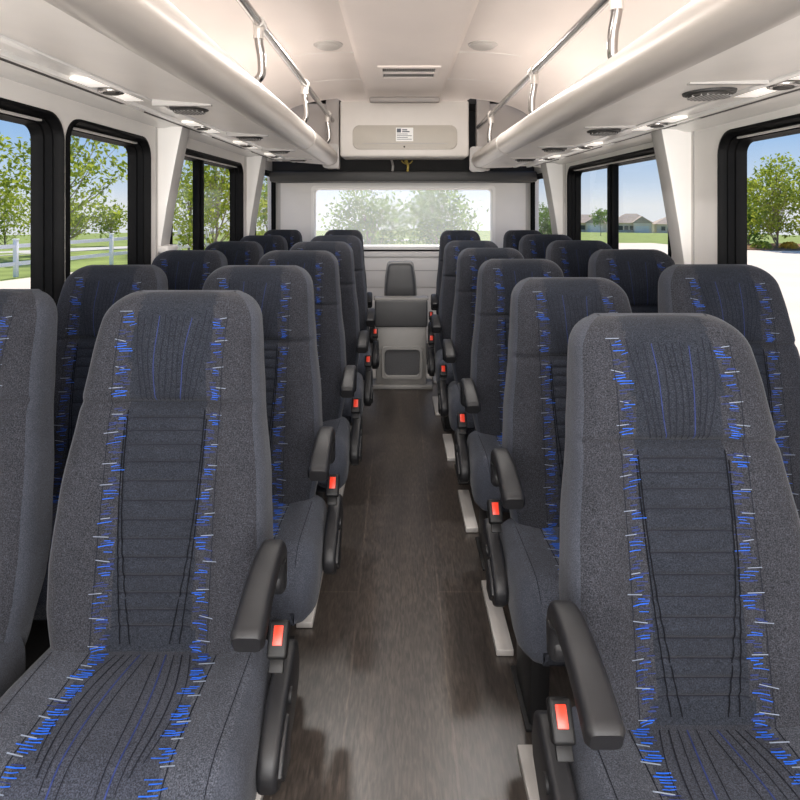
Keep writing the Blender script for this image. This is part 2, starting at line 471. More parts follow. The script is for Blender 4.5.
def make_backrest_mesh():
    bm = bmesh.new()
    zs = []
    z = 0.36
    while z < ZT - 0.05:
        zs.append(z); z += 0.014
    for k in range(9):
        a = R(90 * k / 8)
        zs.append(ZT - 0.05 + 0.05 * math.sin(a))
    for p in PLEATS: zs += [p, p - 0.004, p + 0.004, p - 0.009, p + 0.009]
    zs += [SEAM, SEAM - 0.005, SEAM + 0.005, SEAM - 0.011, SEAM + 0.011]
    zs = sorted(set(round(q, 4) for q in zs))
    base = []
    NF = 40
    rings = []
    for z in zs:
        w = back_w(z)
        th = interp([(0.36, 0.085), (0.6, 0.115), (0.93, 0.10), (1.155, 0.085)], z)
        yl = back_lean(z)
        d = ZT - z
        cut = 0.0
        if d < 0.045: cut = (0.045 - math.sqrt(max(0, 0.045 ** 2 - (0.045 - d) ** 2))) * 0.8
        ring = []
        for i in range(NF + 1):
            a = -1 + 2 * i / NF
            # denser near the edge
            x = w * (math.sin(a * math.pi / 2) * 0.45 + a * 0.55)
            ring.append((x, back_front(x, z), z + arch(x, z)))
        yb = max(yl + th - cut, back_front(0, z) + 0.006)
        ys = back_front(w, z)
        rc = max(0.002, min(0.025, (yb - ys) * 0.45))
        for f in (0.35, 0.7): ring.append((w, ys + (yb - rc - ys) * f, z + arch(w, z)))
        for k in range(5):
            a = R(90 * k / 4); ring.append((w - rc + rc * math.cos(a), yb - rc + rc * math.sin(a), z + arch(w, z)))
        for f in (0.5, 0.0, -0.5): ring.append((w * f, yb, z + arch(w * f, z)))
        for k in range(5):
            a = R(90 + 90 * k / 4); ring.append((-(w - rc) + rc * math.cos(a), yb - rc + rc * math.sin(a), z + arch(w, z)))
        for f in (0.7, 0.35): ring.append((-w, ys + (yb - rc - ys) * f, z + arch(w, z)))
        rings.append(ring)
    def mi(i, j):
        if j >= NF: return 2
        if j < 2 or j >= NF - 2: return 2
        x = 0.5 * (rings[i][j][0] + rings[i][j + 1][0])
        if abs(x) < 0.086: return 1
        return 0
    loft(bm, rings, mifn=mi, mi=2)
    # embroidered threads, plus painted crease lines on the pleats
    N = Vector((0, -1, 0.2)).normalized()
    S = lambda x, z: Vector((x, back_front(x, z) - 0.0018, z + arch(x, z)))
    rr = random.Random(3)
    for s in (-1, 1):
        z = 0.455
        while z < 1.105:
            n = rr.randint(3, 5)
            cx = s * 0.100 + rr.uniform(-0.003, 0.003)
            for q in range(n):
                zz = z + q * 0.0052 + rr.uniform(-0.0014, 0.0014)
                if abs(zz - SEAM) < 0.008: continue
                L = rr.uniform(0.012, 0.030)
                xo = cx + rr.uniform(-0.007, 0.007)
                tl = rr.uniform(-0.001, 0.0016)
                thread(bm, [S(xo - L / 2, zz - tl), S(xo, zz), S(xo + L / 2, zz + tl)], rr.uniform(0.0010, 0.0017), N, 3 if rr.random() < 0.75 else 4)
            zz = z + n * 0.0052 + rr.uniform(-0.002, 0.004)
            xo = cx + s * rr.uniform(0.006, 0.014); L = rr.uniform(0.016, 0.030); tl = rr.uniform(-0.0005, 0.003) * s
            if abs(zz - SEAM) > 0.008:
                thread(bm, [S(xo - L / 2, zz - tl), S(xo + L / 2, zz + tl)], 0.0016, N, 5)
            # faint navy filler between clusters
            for q in range(7):
                zz = z + 0.010 + rr.uniform(0, 0.036)
                if zz > 1.11 or abs(zz - SEAM) < 0.008: continue
                xo = cx + rr.uniform(-0.012, 0.012)
                thread(bm, [S(xo - 0.007, zz), S(xo + 0.007, zz + 0.0006)], 0.0015, N, 4)
            z += rr.uniform(0.044, 0.056)
        # seam line outside the band
        thread(bm, [S(s * 0.118, 0.46 + 0.66 * i / 60) for i in range(61)], 0.0015, N, 6)
        # two black lines running in towards the bottom
        for x0, x1, bow, zt in ((0.083, 0.040, 0.012, 0.918), (0.088, 0.060, 0.006, 0.90)):
            pts = []
            for i in range(41):
                t = i / 40
                zz = zt - t * (zt - 0.47)
                pts.append(S(s * (x0 + (x1 - x0) * t + bow * math.sin(math.pi * t)), zz))
            thread(bm, pts, 0.0026, N, 7)
    for p in PLEATS:  # dark lines put the shade of each crease into the cloth
        thread(bm, [S(-0.082 + 0.164 * i / 12, p + 0.001) for i in range(13)], 0.0020, N, 6)
    # gathered lines on the headrest
    for k in range(12):
        f = -1 + 2 * (k + 0.5) / 12
        pts = []
        zt = 1.125 - 0.03 * rr.random()
        for i in range(21):
            t = i / 20
            zz = SEAM + 0.006 + t * (zt - SEAM - 0.006)
            pts.append(S(f * (0.060 + 0.030 * t ** 0.8) + 0.002 * math.sin(5 * t + k), zz))
        thread(bm, pts, 0.0020 if k not in (3, 8) else 0.0016, N, 6 if k not in (3, 8) else 4)
    return bm

def cush_top(x, y):
    """y from -0.35 (front) to 0.03 (back)"""
    t = (y + 0.35) / 0.38
    z = 0.472 - 0.020 * t
    u = abs(x) / 0.250
    s = min(max((u - 0.42) / 0.3, 0), 1); s = s * s * (3 - 2 * s)
    z += 0.012 * s
    z += 0.006 * math.sin(math.pi * min(1, t)) * (1 - u * u)
    pass
    d = y + 0.35
    if d < 0.11:
        z -= 0.11 - math.sqrt(max(0, 0.11 ** 2 - (0.11 - d) ** 2))
    w = cush_w(y)
    Rr = 0.05
    e = abs(x) - (w - Rr)
    if e > 0: z -= Rr - math.sqrt(max(0, Rr * Rr - e * e))
    return z
def cush_w(y):
    w = 0.250 - 0.012 * max(0, (y + 0.1) / 0.13)
    d = y + 0.35
    if d < 0.09: w -= (0.09 - math.sqrt(max(0, 0.09 ** 2 - (0.09 - d) ** 2))) * 0.55
    return w

def make_cushion_mesh():
    bm = bmesh.new()
    ys = [-0.35 + 0.11 * (1 - math.cos(R(90 * k / 12))) for k in range(13)]
    y = -0.225
    while y < 0.03:
        ys.append(y); y += 0.02
    ys.append(0.035)
    rings = []
    NF = 36
    for y in ys:
        w = cush_w(y)
        zb = interp([(-0.35, 0.325), (-0.33, 0.315), (-0.26, 0.312), (-0.20, 0.325), (0.05, 0.35)], y)
        ring = []
        for i in range(NF + 1):
            a = -1 + 2 * i / NF
            x = w * (math.sin(a * math.pi / 2) * 0.45 + a * 0.55)
            ring.append((x, y, cush_top(x, y)))
        zs_ = cush_top(w, y)
        ring.append((w, y, zs_ * 0.5 + (zb + 0.03) * 0.5))
        for k in range(4):
            a = R(90 * k / 3); ring.append((w - 0.03 + 0.03 * math.cos(a), y, zb + 0.03 - 0.03 * math.sin(a)))
        ring.append((0, y, zb))
        for k in range(4):
            a = R(90 + 90 * k / 3); ring.append((-(w - 0.03) + 0.03 * math.cos(a), y, zb + 0.03 - 0.03 * math.sin(a)))
        ring.append((-w, y, zs_ * 0.5 + (zb + 0.03) * 0.5))
        rings.append(ring)
    def mi(i, j):
        if j >= NF or j < 4 or j >= NF - 4: return 2
        x = 0.5 * (rings[i][j][0] + rings[i][j + 1][0])
        return 1 if abs(x) < 0.122 else 0
    loft(bm, rings, mifn=mi, mi=2)
    N = Vector((0, -0.2, 1)).normalized()
    S = lambda x, y: Vector((x, y - (0.0015 if y < -0.26 else 0), cush_top(x, y) + 0.0014))
    rr = random.Random(5)
    for s in (-1, 1):
        y = -0.01
        while y > -0.325:
            n = rr.randint(4, 6)
            cx = s * (0.104 + 0.020 * (-y) / 0.45)
            for q in range(n):
                yy = y - q * 0.0058 + rr.uniform(-0.001, 0.001)
                if yy < -0.338: continue
                L = rr.uniform(0.016, 0.034); xo = cx + rr.uniform(-0.008, 0.008)
                thread(bm, [S(xo - L / 2, yy), S(xo, yy), S(xo + L / 2, yy + rr.uniform(-0.0015, 0.0015))], rr.uniform(0.0013, 0.0023), N, 3 if rr.random() < 0.8 else 4)
            yy = y - n * 0.0058
            if yy > -0.338:
                xo = cx + s * 0.012; L = rr.uniform(0.02, 0.035)
                thread(bm, [S(xo - L / 2, yy), S(xo + L / 2, yy - 0.002)], 0.0022, N, 5)
            y -= rr.uniform(0.038, 0.048)
        thread(bm, [S(s * 0.128, -0.01 - 0.325 * i / 30) for i in range(31)], 0.0022, N, 6)
        thread(bm, [S(s * 0.198, -0.02 - 0.30 * i / 30) for i in range(31)], 0.0016, N, 6)
        # fanned curves: the two sides sweep from the back middle out to the front
        for k in range(5):
            a0 = s * (0.010 + 0.016 * k); a1 = s * (0.030 + 0.014 * k)
            pts = []
            for i in range(25):
                t = i / 24
                pts.append(S(a0 + (a1 - a0) * t + s * 0.022 * math.sin(math.pi * t) * (0.3 + 0.15 * k), -0.012 - t * (0.32 - 0.018 * k)))
            thread(bm, pts, 0.0026 if k % 2 else 0.0018, N, 6 if k not in (1,) else 4)
    return bm

def make_armrest_mesh(sx):
    bm = bmesh.new()
    path = spline([(0.000, 0.580), (0.000, 0.636), (-0.020, 0.672), (-0.055, 0.684), (-0.110, 0.682), (-0.175, 0.668), (-0.238, 0.644)], 6)
    rings = []
    n = len(path)
    for i, p in enumerate(path):
        a = path[max(i - 1, 0)]; b = path[min(i + 1, n - 1)]
        d = Vector((0, b.x - a.x, b.y - a.y)).normalized()
        up = Vector((1, 0, 0)).cross(d)
        if up.z < 0 and i > 8: up = -up
        if i <= 8 and up.y < 0: up = up
        hw = 0.020 + 0.008 * (i / n); hh = 0.018 + 0.005 * (i / n)
        if i == 0 or i == n - 1: hw *= 0.80; hh *= 0.75
        c = Vector((0, p.x, p.y))
        rings.append([c + Vector((1, 0, 0)) * u + up * v for u, v in rrect(-hw, hw, -hh, hh, 0.013 if 0 < i < n - 1 else 0.009, 4)])
    # small extra ring so the ends are rounded
    loft(bm, rings)
    # pivot boss, reaching in to the seat back
    disc(bm, (-0.034 if sx > 0 else -0.014, 0.006, 0.600), 0.027, 0.048, 24, 'x', 0, 0.006)
    bmesh.ops.translate(bm, verts=bm.verts[:], vec=(sx * 0.256, 0, 0))
    return bm

def make_cover_mesh(sx):
    bm = bmesh.new()
    poly = [(0.030, 0.42), (0.015, 0.470), (-0.020, 0.492), (-0.060, 0.486), (-0.130, 0.462), (-0.190, 0.432), (-0.215, 0.405), (-0.212, 0.372),
            (-0.180, 0.345), (-0.11, 0.335), (-0.04, 0.350), (0.02, 0.385)]
    prism(bm, poly, lambda a, b, t: (t, a, b), sx * 0.264, sx * 0.300, 0.010, seg=3)
    # a raised pad low at the front
    poly2 = [(-0.130, 0.440), (-0.185, 0.415), (-0.202, 0.390), (-0.175, 0.358), (-0.12, 0.350)]
    prism(bm, poly2, lambda a, b, t: (t, a, b), sx * 0.290, sx * 0.308, 0.005)
    disc(bm, (sx * 0.298, -0.09, 0.44), 0.014, sx * 0.006, 16, 'x')
    return bm

SEATS = {}
def build_seat(sx, aisle):
    """sx = +1 when the aisle lies on the +x side"""
    root = empty('bus_seat', 'seat', 'seat')
    fm = [M['fab'], M['fabc'], M['fabs'], M['blue'], M['navy'], M['white_thread'], M['thread_crease'], M['vline']]
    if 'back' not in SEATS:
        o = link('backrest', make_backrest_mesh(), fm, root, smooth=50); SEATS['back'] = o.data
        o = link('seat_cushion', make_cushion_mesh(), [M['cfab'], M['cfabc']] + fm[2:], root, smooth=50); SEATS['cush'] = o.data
        bm = bmesh.new()
        box(bm, -0.20, 0.20, -0.20, 0.05, 0.30, 0.35, 0.01)
        box(bm, -0.19, 0.19, 0.03, 0.085, 0.30, 0.40, 0.01)
        o = link('seat_frame', bm, M['black'], root); SEATS['frame'] = o.data
    else:
        for nm, k in (('backrest', 'back'), ('seat_cushion', 'cush'), ('seat_frame', 'frame')):
            o = bpy.data.objects.new(nm, SEATS[k]); COL.objects.link(o); o.parent = root
    for o in [k for k in COL.objects if k.parent == root and k.name.startswith('seat_cushion')]:
        o.location.x = sx * 0.012 if aisle else 0.0
        o.scale.x = 1.0 if aisle else 0.92
    if aisle:
        link('armrest', make_armrest_mesh(sx), M['plastic'], root, smooth=50)['label'] = 'black moulded plastic armrest'
        link('side_cover', make_cover_mesh(sx), M['plastic'], root, smooth=50)['label'] = 'black plastic side cover below the armrest'
        bm = bmesh.new()
        box(bm, -0.0185, 0.0185, -0.013, 0.013, -0.030, 0.030, 0.006, seg=3)
        box(bm, -0.013, 0.013, 0.0, 0.010, -0.050, -0.028, 0.002)
        b = link('belt_buckle', bm, M['black'], root)
        b.location = (sx * 0.281, -0.100, 0.553); b.rotation_euler = (R(-38), 0, 0)
        bm = bmesh.new()
        box(bm, -0.0088, 0.0088, -0.0150, -0.012, -0.010, 0.021, 0.0012)
        rb = link('release_button', bm, M['orange'], b)
        rb['label'] = 'orange release button'
        bm = bmesh.new()
        x0, x1 = (0.085, 0.135) if sx > 0 else (-0.200, -0.150)
        poly = [(-0.150, 0.0), (-0.180, 0.33), (0.03, 0.33), (0.02, 0.0)]
        prism(bm, poly, lambda a, b_, t: (t, a, b_), x0, x1, 0.006)
        box(bm, x0 - 0.012, x1 + 0.012, -0.165, 0.05, 0.001, 0.010, 0.002)
        link('leg', bm, M['black'], root)
        bm = bmesh.new()
        x0, x1 = (0.142, 0.195) if sx > 0 else (-0.245, -0.193)
        box(bm, x0, x1, 0.095, 0.43, 0.001, 0.022, 0.003)
        link('foot_plate', bm, M['track'], root)['label'] = 'pale metal foot plate on the floor'
    else:
        bm = bmesh.new()
        x0, x1 = sorted((-sx * 0.10, -sx * 0.15))
        prism(bm, [(-0.150, 0.0), (-0.180, 0.33), (0.03, 0.33), (0.02, 0.0)], lambda a, b_, t: (t, a, b_), x0, x1, 0.006)
        link('leg', bm, M['black'], root)
    return root

def copy_tree(o, parent=None):
    c = o.copy(); COL.objects.link(c); c.parent = parent
    for ch in [k for k in COL.objects if k.parent == o]:
        copy_tree(ch, c)
    return c

ROWS = ['front row', 'second row from the front', 'third row from the front', 'fourth row from the front', 'fifth row from the front', 'rearmost row']
DL = [1.37, 1.98, 2.67, 3.36, 4.05, 4.72]
DR = [1.21, 1.86, 2.54, 3.23, 3.92, 4.62]
XA_L = [-0.502, -0.468, -0.45, -0.435, -0.425, -0.434]
XA_R = [0.539, 0.540, 0.525, 0.505, 0.485, 0.482]
XW_L = [-0.988, -0.955, -0.945, -0.935, -0.925, -0.92]
XW_R = [None, 1.02, 1.010, 0.995, 0.985, 0.98]
HB = 0.158   # the top of the back lies this far behind the seat joint
for side, xs_a, xs_w, ds, sx in (('left', XA_L, XW_L, DL, 1), ('right', XA_R, XW_R, DR, -1)):
    protos = {}
    for i in range(6):
        for kind, xs in (('aisle', xs_a), ('window', xs_w)):
            if xs[i] is None: continue
            if kind not in protos:
                s = protos[kind] = build_seat(sx, kind == 'aisle')
            else:
                s = copy_tree(protos[kind])
            z = (-0.04 if side == 'right' else -0.013) if i == 0 else 0.0
            s.location = (xs[i], ds[i] - HB + (0.02 if kind == 'window' else 0), 0)
            if z:
                s.scale = (1, 1, (ZT + z) / ZT)
            if i == 5: s.scale = (0.86, 1, 1)
            if side == 'left' and i == 0 and kind == 'window': s.scale = (0.92, 1, s.scale[2])
            if kind == 'aisle':
                lab = 'charcoal bus seat with black armrest beside the aisle, %s, %s side' % (ROWS[i], side)
            else:
                lab = 'charcoal bus seat without armrest beside the %s windows, %s' % (side, ROWS[i])
            tag(s, lab, 'seat', '%s seats on the %s' % (kind, side))

# ------------------------------------------------------------------ floor, walls, ceiling
bm = bmesh.new(); box(bm, XL - 0.08, XR + 0.08, YF, YB + 0.06, -0.08, 0.0)
struct(link('floor', bm, M['floor'], smooth=0), 'dark oak plank vinyl floor of the aisle', 'floor')

ZWT = {'left': 1.668, 'right': 1.640}
ZW0 = 0.745
WIN = {'left': [(1.05, 2.138), (2.172, 2.890), (3.16, 4.62), (5.02, 5.84)],
       'right': [(1.25, 2.42), (2.86, 4.58), (5.00, 5.84)]}
ZTOPWALL = {'left': 1.80, 'right': 1.74}
wn = 0
for side, xi, sg in (('left', XL, -1), ('right', XR, 1)):
    outer = [(YF, 0.0), (YB, 0.0), (YB, ZTOPWALL[side]), (YF, ZTOPWALL[side])]
    holes = [rrect(a, b, ZW0, ZWT[side], 0.085) for a, b in WIN[side]]
    bm = bmesh.new()
    plate_holes(bm, outer, holes, lambda a, b, t: (xi + sg * t, a, b), 0.0, 0.07)
    struct(link('wall_' + side, bm, M['wall'], smooth=30), 'pale grey %s side wall of the bus' % side, 'wall')
    for (a, b) in WIN[side]:
        wn += 1
        root = bpy.data.objects.new('window_%d' % wn, None); COL.objects.link(root)
        root.location = (xi, (a + b) / 2, ZW0)
        struct(root, None)
        dy, dz = (a + b) / 2, ZW0
        # rubber frame: stepped profile swept round the opening
        prof = [(-0.008, 0.0), (-0.008, 0.008), (0.004, 0.012), (0.010, 0.004), (0.014, -0.020), (0.020, -0.020), (0.023, -0.045), (0.030, -0.047), (0.034, -0.072), (0.040, -0.085), (0.010, -0.09)]
        ks = 0.3 if a > 4.9 else 1.0
        bm = bmesh.new()
        rings = []
        for ins, dep in prof:
            if dep < 0: dep *= ks
            r = max(0.02, 0.085 - ins)
            rings.append([(-sg * dep, p[0] - dy, p[1] - dz) for p in rrect(a + ins, b - ins, ZW0 + ins, ZWT[side] - ins, r, 7)])
        loft(bm, rings, caps=(False, False))
        ms = {(3.16, 4.62): 3.79, (2.86, 4.58): 3.80}.get((a, b))
        fr = link('window_frame', bm, M['rubber'], root, smooth=30)
        fr['label'] = 'black rubber window frame'
        if ms:
            bm = bmesh.new()
            box(bm, *sorted((sg * 0.045, sg * 0.09)), ms - 0.028 - dy, ms + 0.028 - dy, 0.02, ZWT[side] - ZW0 - 0.02, 0.006)
            box(bm, *sorted((sg * 0.030, sg * 0.05)), ms - 0.012 - dy, ms + 0.020 - dy, 0.03, ZWT[side] - ZW0 - 0.03, 0.004)
            link('mullion', bm, M['rubber'], root)
        bm = bmesh.new()
        mkp = lambda p, q, t: (sg * t, p - dy, q - dz)
        prism(bm, rrect(a + 0.032, b - 0.032, ZW0 + 0.032, ZWT[side] - 0.032, 0.05), mkp, 0.076 * ks, 0.080 * ks)
        link('pane', bm, M['glass'], root, smooth=0)
        # bright metal strip along the top of the frame
        bm = bmesh.new()
        box(bm, *sorted((sg * 0.016, sg * 0.032)), a + 0.09 - dy, b - 0.09 - dy, ZWT[side] - ZW0 - 0.028, ZWT[side] - ZW0 - 0.022)
        link('frame_strip', bm, M['grey'], root)

# moulded pillars between the windows
def pilaster(name, side, y0, y1, ptop, pbot, zt, zb):
    xi, sg = (XL, -1) if side == 'left' else (XR, 1)
    bm = bmesh.new()
    zz = [zb, zb + 0.02, zb + 0.2, zb + 0.4, zt]
    rings = []
    for i, z in enumerate(zz):
        t = (z - zb) / (zt - zb)
        p = pbot + (ptop - pbot) * t ** 1.15
        r = min(0.012, p * 0.4)
        rings.append([(xi - sg * q, y, z) for y, q in ((y0, -0.01), (y0, p - r), (y0 + r * 0.3, p - r * 0.3), (y0 + r, p), (y1 - r, p), (y1 - r * 0.3, p - r * 0.3), (y1, p - r), (y1, -0.01))])
    loft(bm, rings, mifn=lambda i, j: 1 if j in (2, 3, 4) else 0)
    box(bm, *sorted((xi + sg * 0.01, xi - sg * (pbot + 0.035))), y0 - 0.004, y1 + 0.02, zb - 0.035, zb, 0.008)
    return struct(link(name, bm, [M['pil'], M['grey']], smooth=40), None)
pilaster('trim_1', 'left', 3.00, 3.12, 0.125, 0.015, 1.755, 1.15)
pilaster('trim_2', 'left', 4.76, 4.96, 0.125, 0.015, 1.755, 1.08)
pilaster('trim_3', 'right', 2.66, 2.78, 0.135, 0.03, 1.70, 1.07)
pilaster('trim_4', 'right', 4.74, 4.92, 0.135, 0.03, 1.70, 1.05)
# joint grooves in the wall liner
for n_, (side, y) in enumerate((('left', 2.975), ('right', 2.635), ('left', 4.70), ('right', 4.66))):
    xi, sg = (XL, -1) if side == 'left' else (XR, 1)
    bm = bmesh.new(); box(bm, *sorted((xi - sg * 0.003, xi + sg * 0.002)), y - 0.006, y + 0.006, 0.75, 1.75)
    struct(link('trim_%d' % (5 + n_), bm, M['grey'], smooth=0), None)

# ceiling
XC = 0.05
def ceil_profile():
    pts = [(XL - 0.03, 1.72), (XL + 0.01, 1.90), (XL + 0.07, 2.05), (XL + 0.20, 2.18), (XL + 0.38, 2.255), (XL + 0.62, 2.298), (XL + 0.86, 2.312), (-0.28, 2.312)]
    sp = [(p.x, p.y) for p in spline([(a, b, 0) for a, b in pts], 5)]
    sp += [(-0.262, 2.296), (-0.245, 2.290)]
    mir = [(2 * XC - a, b) for a, b in sp[::-1]]
    mir = [(min(a, XR + 0.03), b) for a, b in mir]
    return sp + mir
CP = ceil_profile()
bm = bmesh.new()
rings = []
for y in [YF + (RE - 0.35 - YF) * i / 20 for i in range(21)]:
    rings.append([(a, y, b) for a, b in CP] + [(a, y, b + 0.06) for a, b in CP[::-1]])
# the liner bends down to the air conditioning housing at the back
for k in range(1, 7):
    a = R(90 * k / 6)
    drop = 0.055 * (1 - math.cos(a))
    rings.append([(q, RE - 0.35 + 0.33 * math.sin(a), b - drop * (1 if abs(q - XC) < 0.56 else 0.3)) for q, b in CP] + [(q, RE - 0.35 + 0.33 * math.sin(a), b + 0.06) for q, b in CP[::-1]])
loft(bm, rings)
ceil = struct(link('ceiling', bm, M['ceil'], smooth=35), 'warm white moulded ceiling liner', 'ceiling')
# faint cross joints in the liner
k = 0
for y in (1.55, 2.65, 3.75, 4.55):
    bm = bmesh.new()
    for (x0, x1) in ((-0.66, -0.275), (0.375, 0.77)):
        prf = [(x0 + (x1 - x0) * i / 12) for i in range(13)]
        def zc(x):
            for (a, za), (b, zb) in zip(CP, CP[1:]):
                if a <= x <= b and b > a: return za + (zb - za) * (x - a) / (b - a)
            return 2.3
        rg = [[(x, y - 0.006, zc(x) - 0.0015), (x, y + 0.006, zc(x) - 0.0015), (x, y + 0.006, zc(x) + 0.004), (x, y - 0.006, zc(x) + 0.004)] for x in prf]
        loft(bm, rg)
    k += 1
    o = link('ceiling_joint', bm, M['grey'] if False else M['rackunder'], ceil, smooth=0)

# rear wall with window
RWX0, RWX1, RWZ0, RWZ1 = -0.822, 0.926, 0.955, 1.520
bm = bmesh.new()
plate_holes(bm, [(XL - 0.07, 0), (XR + 0.07, 0), (XR + 0.07, 2.36), (XL - 0.07, 2.36)], [rrect(RWX0, RWX1, RWZ0, RWZ1, 0.03)], lambda a, b, t: (a, YB + t, b), 0.0, 0.06)
struct(link('wall_rear', bm, M['wall'], smooth=30), 'pale grey rear wall of the bus', 'wall')
root = bpy.data.objects.new('window_8', None); COL.objects.link(root); root.location = (XC, YB, RWZ0); struct(root, None)
bm = bmesh.new(); rings = []
for ins, dep in ((-0.03, 0.0), (-0.03, -0.014), (-0.004, -0.014), (0.006, 0.0), (0.012, 0.04), (0.0, 0.06)):
    rings.append([(p[0] - XC, dep, p[1] - RWZ0) for p in rrect(RWX0 + ins, RWX1 - ins, RWZ0 + ins, RWZ1 - ins, 0.035, 5)])
loft(bm, rings, caps=(False, False)); link('window_frame', bm, M['pil'], root, smooth=30)
bm = bmesh.new(); box(bm, RWX0 - XC, RWX1 - XC, 0.045, 0.05, 0.0, RWZ1 - RWZ0); link('pane', bm, M['glassr'], root, smooth=0)
bm = bmesh.new(); box(bm, RWX0 - XC + 0.01, RWX1 - XC - 0.01, -0.004, 0.030, -0.052, -0.036, 0.003); link('window_seal', bm, M['rubber'], root)['label'] = 'thin black seal under the rear window'
bm = bmesh.new(); box(bm, XL, XR, YB - 0.03, YB + 0.01, 0.850, 0.885, 0.008)
box(bm, XL, XR, YB - 0.012, YB + 0.01, 0.55, 0.84, 0.004)
struct(link('trim_9', bm, M['wall']), None)
bm = bmesh.new(); box(bm, XL, XR, YB - 0.016, YB + 0.0, 0.712, 0.722)
struct(link('trim_10', bm, M['grey'], smooth=0), None)
# rounded rear corners
for nm, xi, sg in (('trim_11', XL, 1), ('trim_12', XR, -1)):
    bm = bmesh.new()
    pts = [(xi - sg * 0.01, YB + 0.005)] + [(xi + sg * 0.045 - sg * 0.045 * math.cos(R(90 * k / 8)), YB - 0.045 + 0.045 * math.sin(R(90 * k / 8))) for k in range(9)]
    prism(bm, pts, lambda a, b, t: (a, b, t), 0.0, 1.80)
    struct(link(nm, bm, M['grey'], smooth=50), None)
# charcoal header above the rear window, and the black recess over it
bm = bmesh.new(); box(bm, XL, XR, 5.58, YB, 1.575, 1.675, 0.02)
struct(link('trim_13', bm, M['header']), 'charcoal header above the rear window', 'header')
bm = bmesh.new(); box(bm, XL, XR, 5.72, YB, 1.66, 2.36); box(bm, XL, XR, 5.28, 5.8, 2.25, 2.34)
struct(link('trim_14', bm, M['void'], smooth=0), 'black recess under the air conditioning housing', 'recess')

# front bulkhead behind the camera with the windscreen opening
bm = bmesh.new()
plate_holes(bm, [(XL - 0.07, 0), (XR + 0.07, 0), (XR + 0.07, 2.36), (XL - 0.07, 2.36)], [rrect(XL + 0.08, XR - 0.08, 0.65, 2.12, 0.1)], lambda a, b, t: (a, YF - t, b), 0.0, 0.06)
struct(link('wall_front', bm, M['wall'], smooth=30), 'pale grey front bulkhead around the windscreen', 'wall')
bm = bmesh.new(); box(bm, XL + 0.06, XR - 0.06, YF - 0.04, YF - 0.035, 0.63, 2.14)
struct(link('window_9', bm, M['glass'], smooth=0), None)

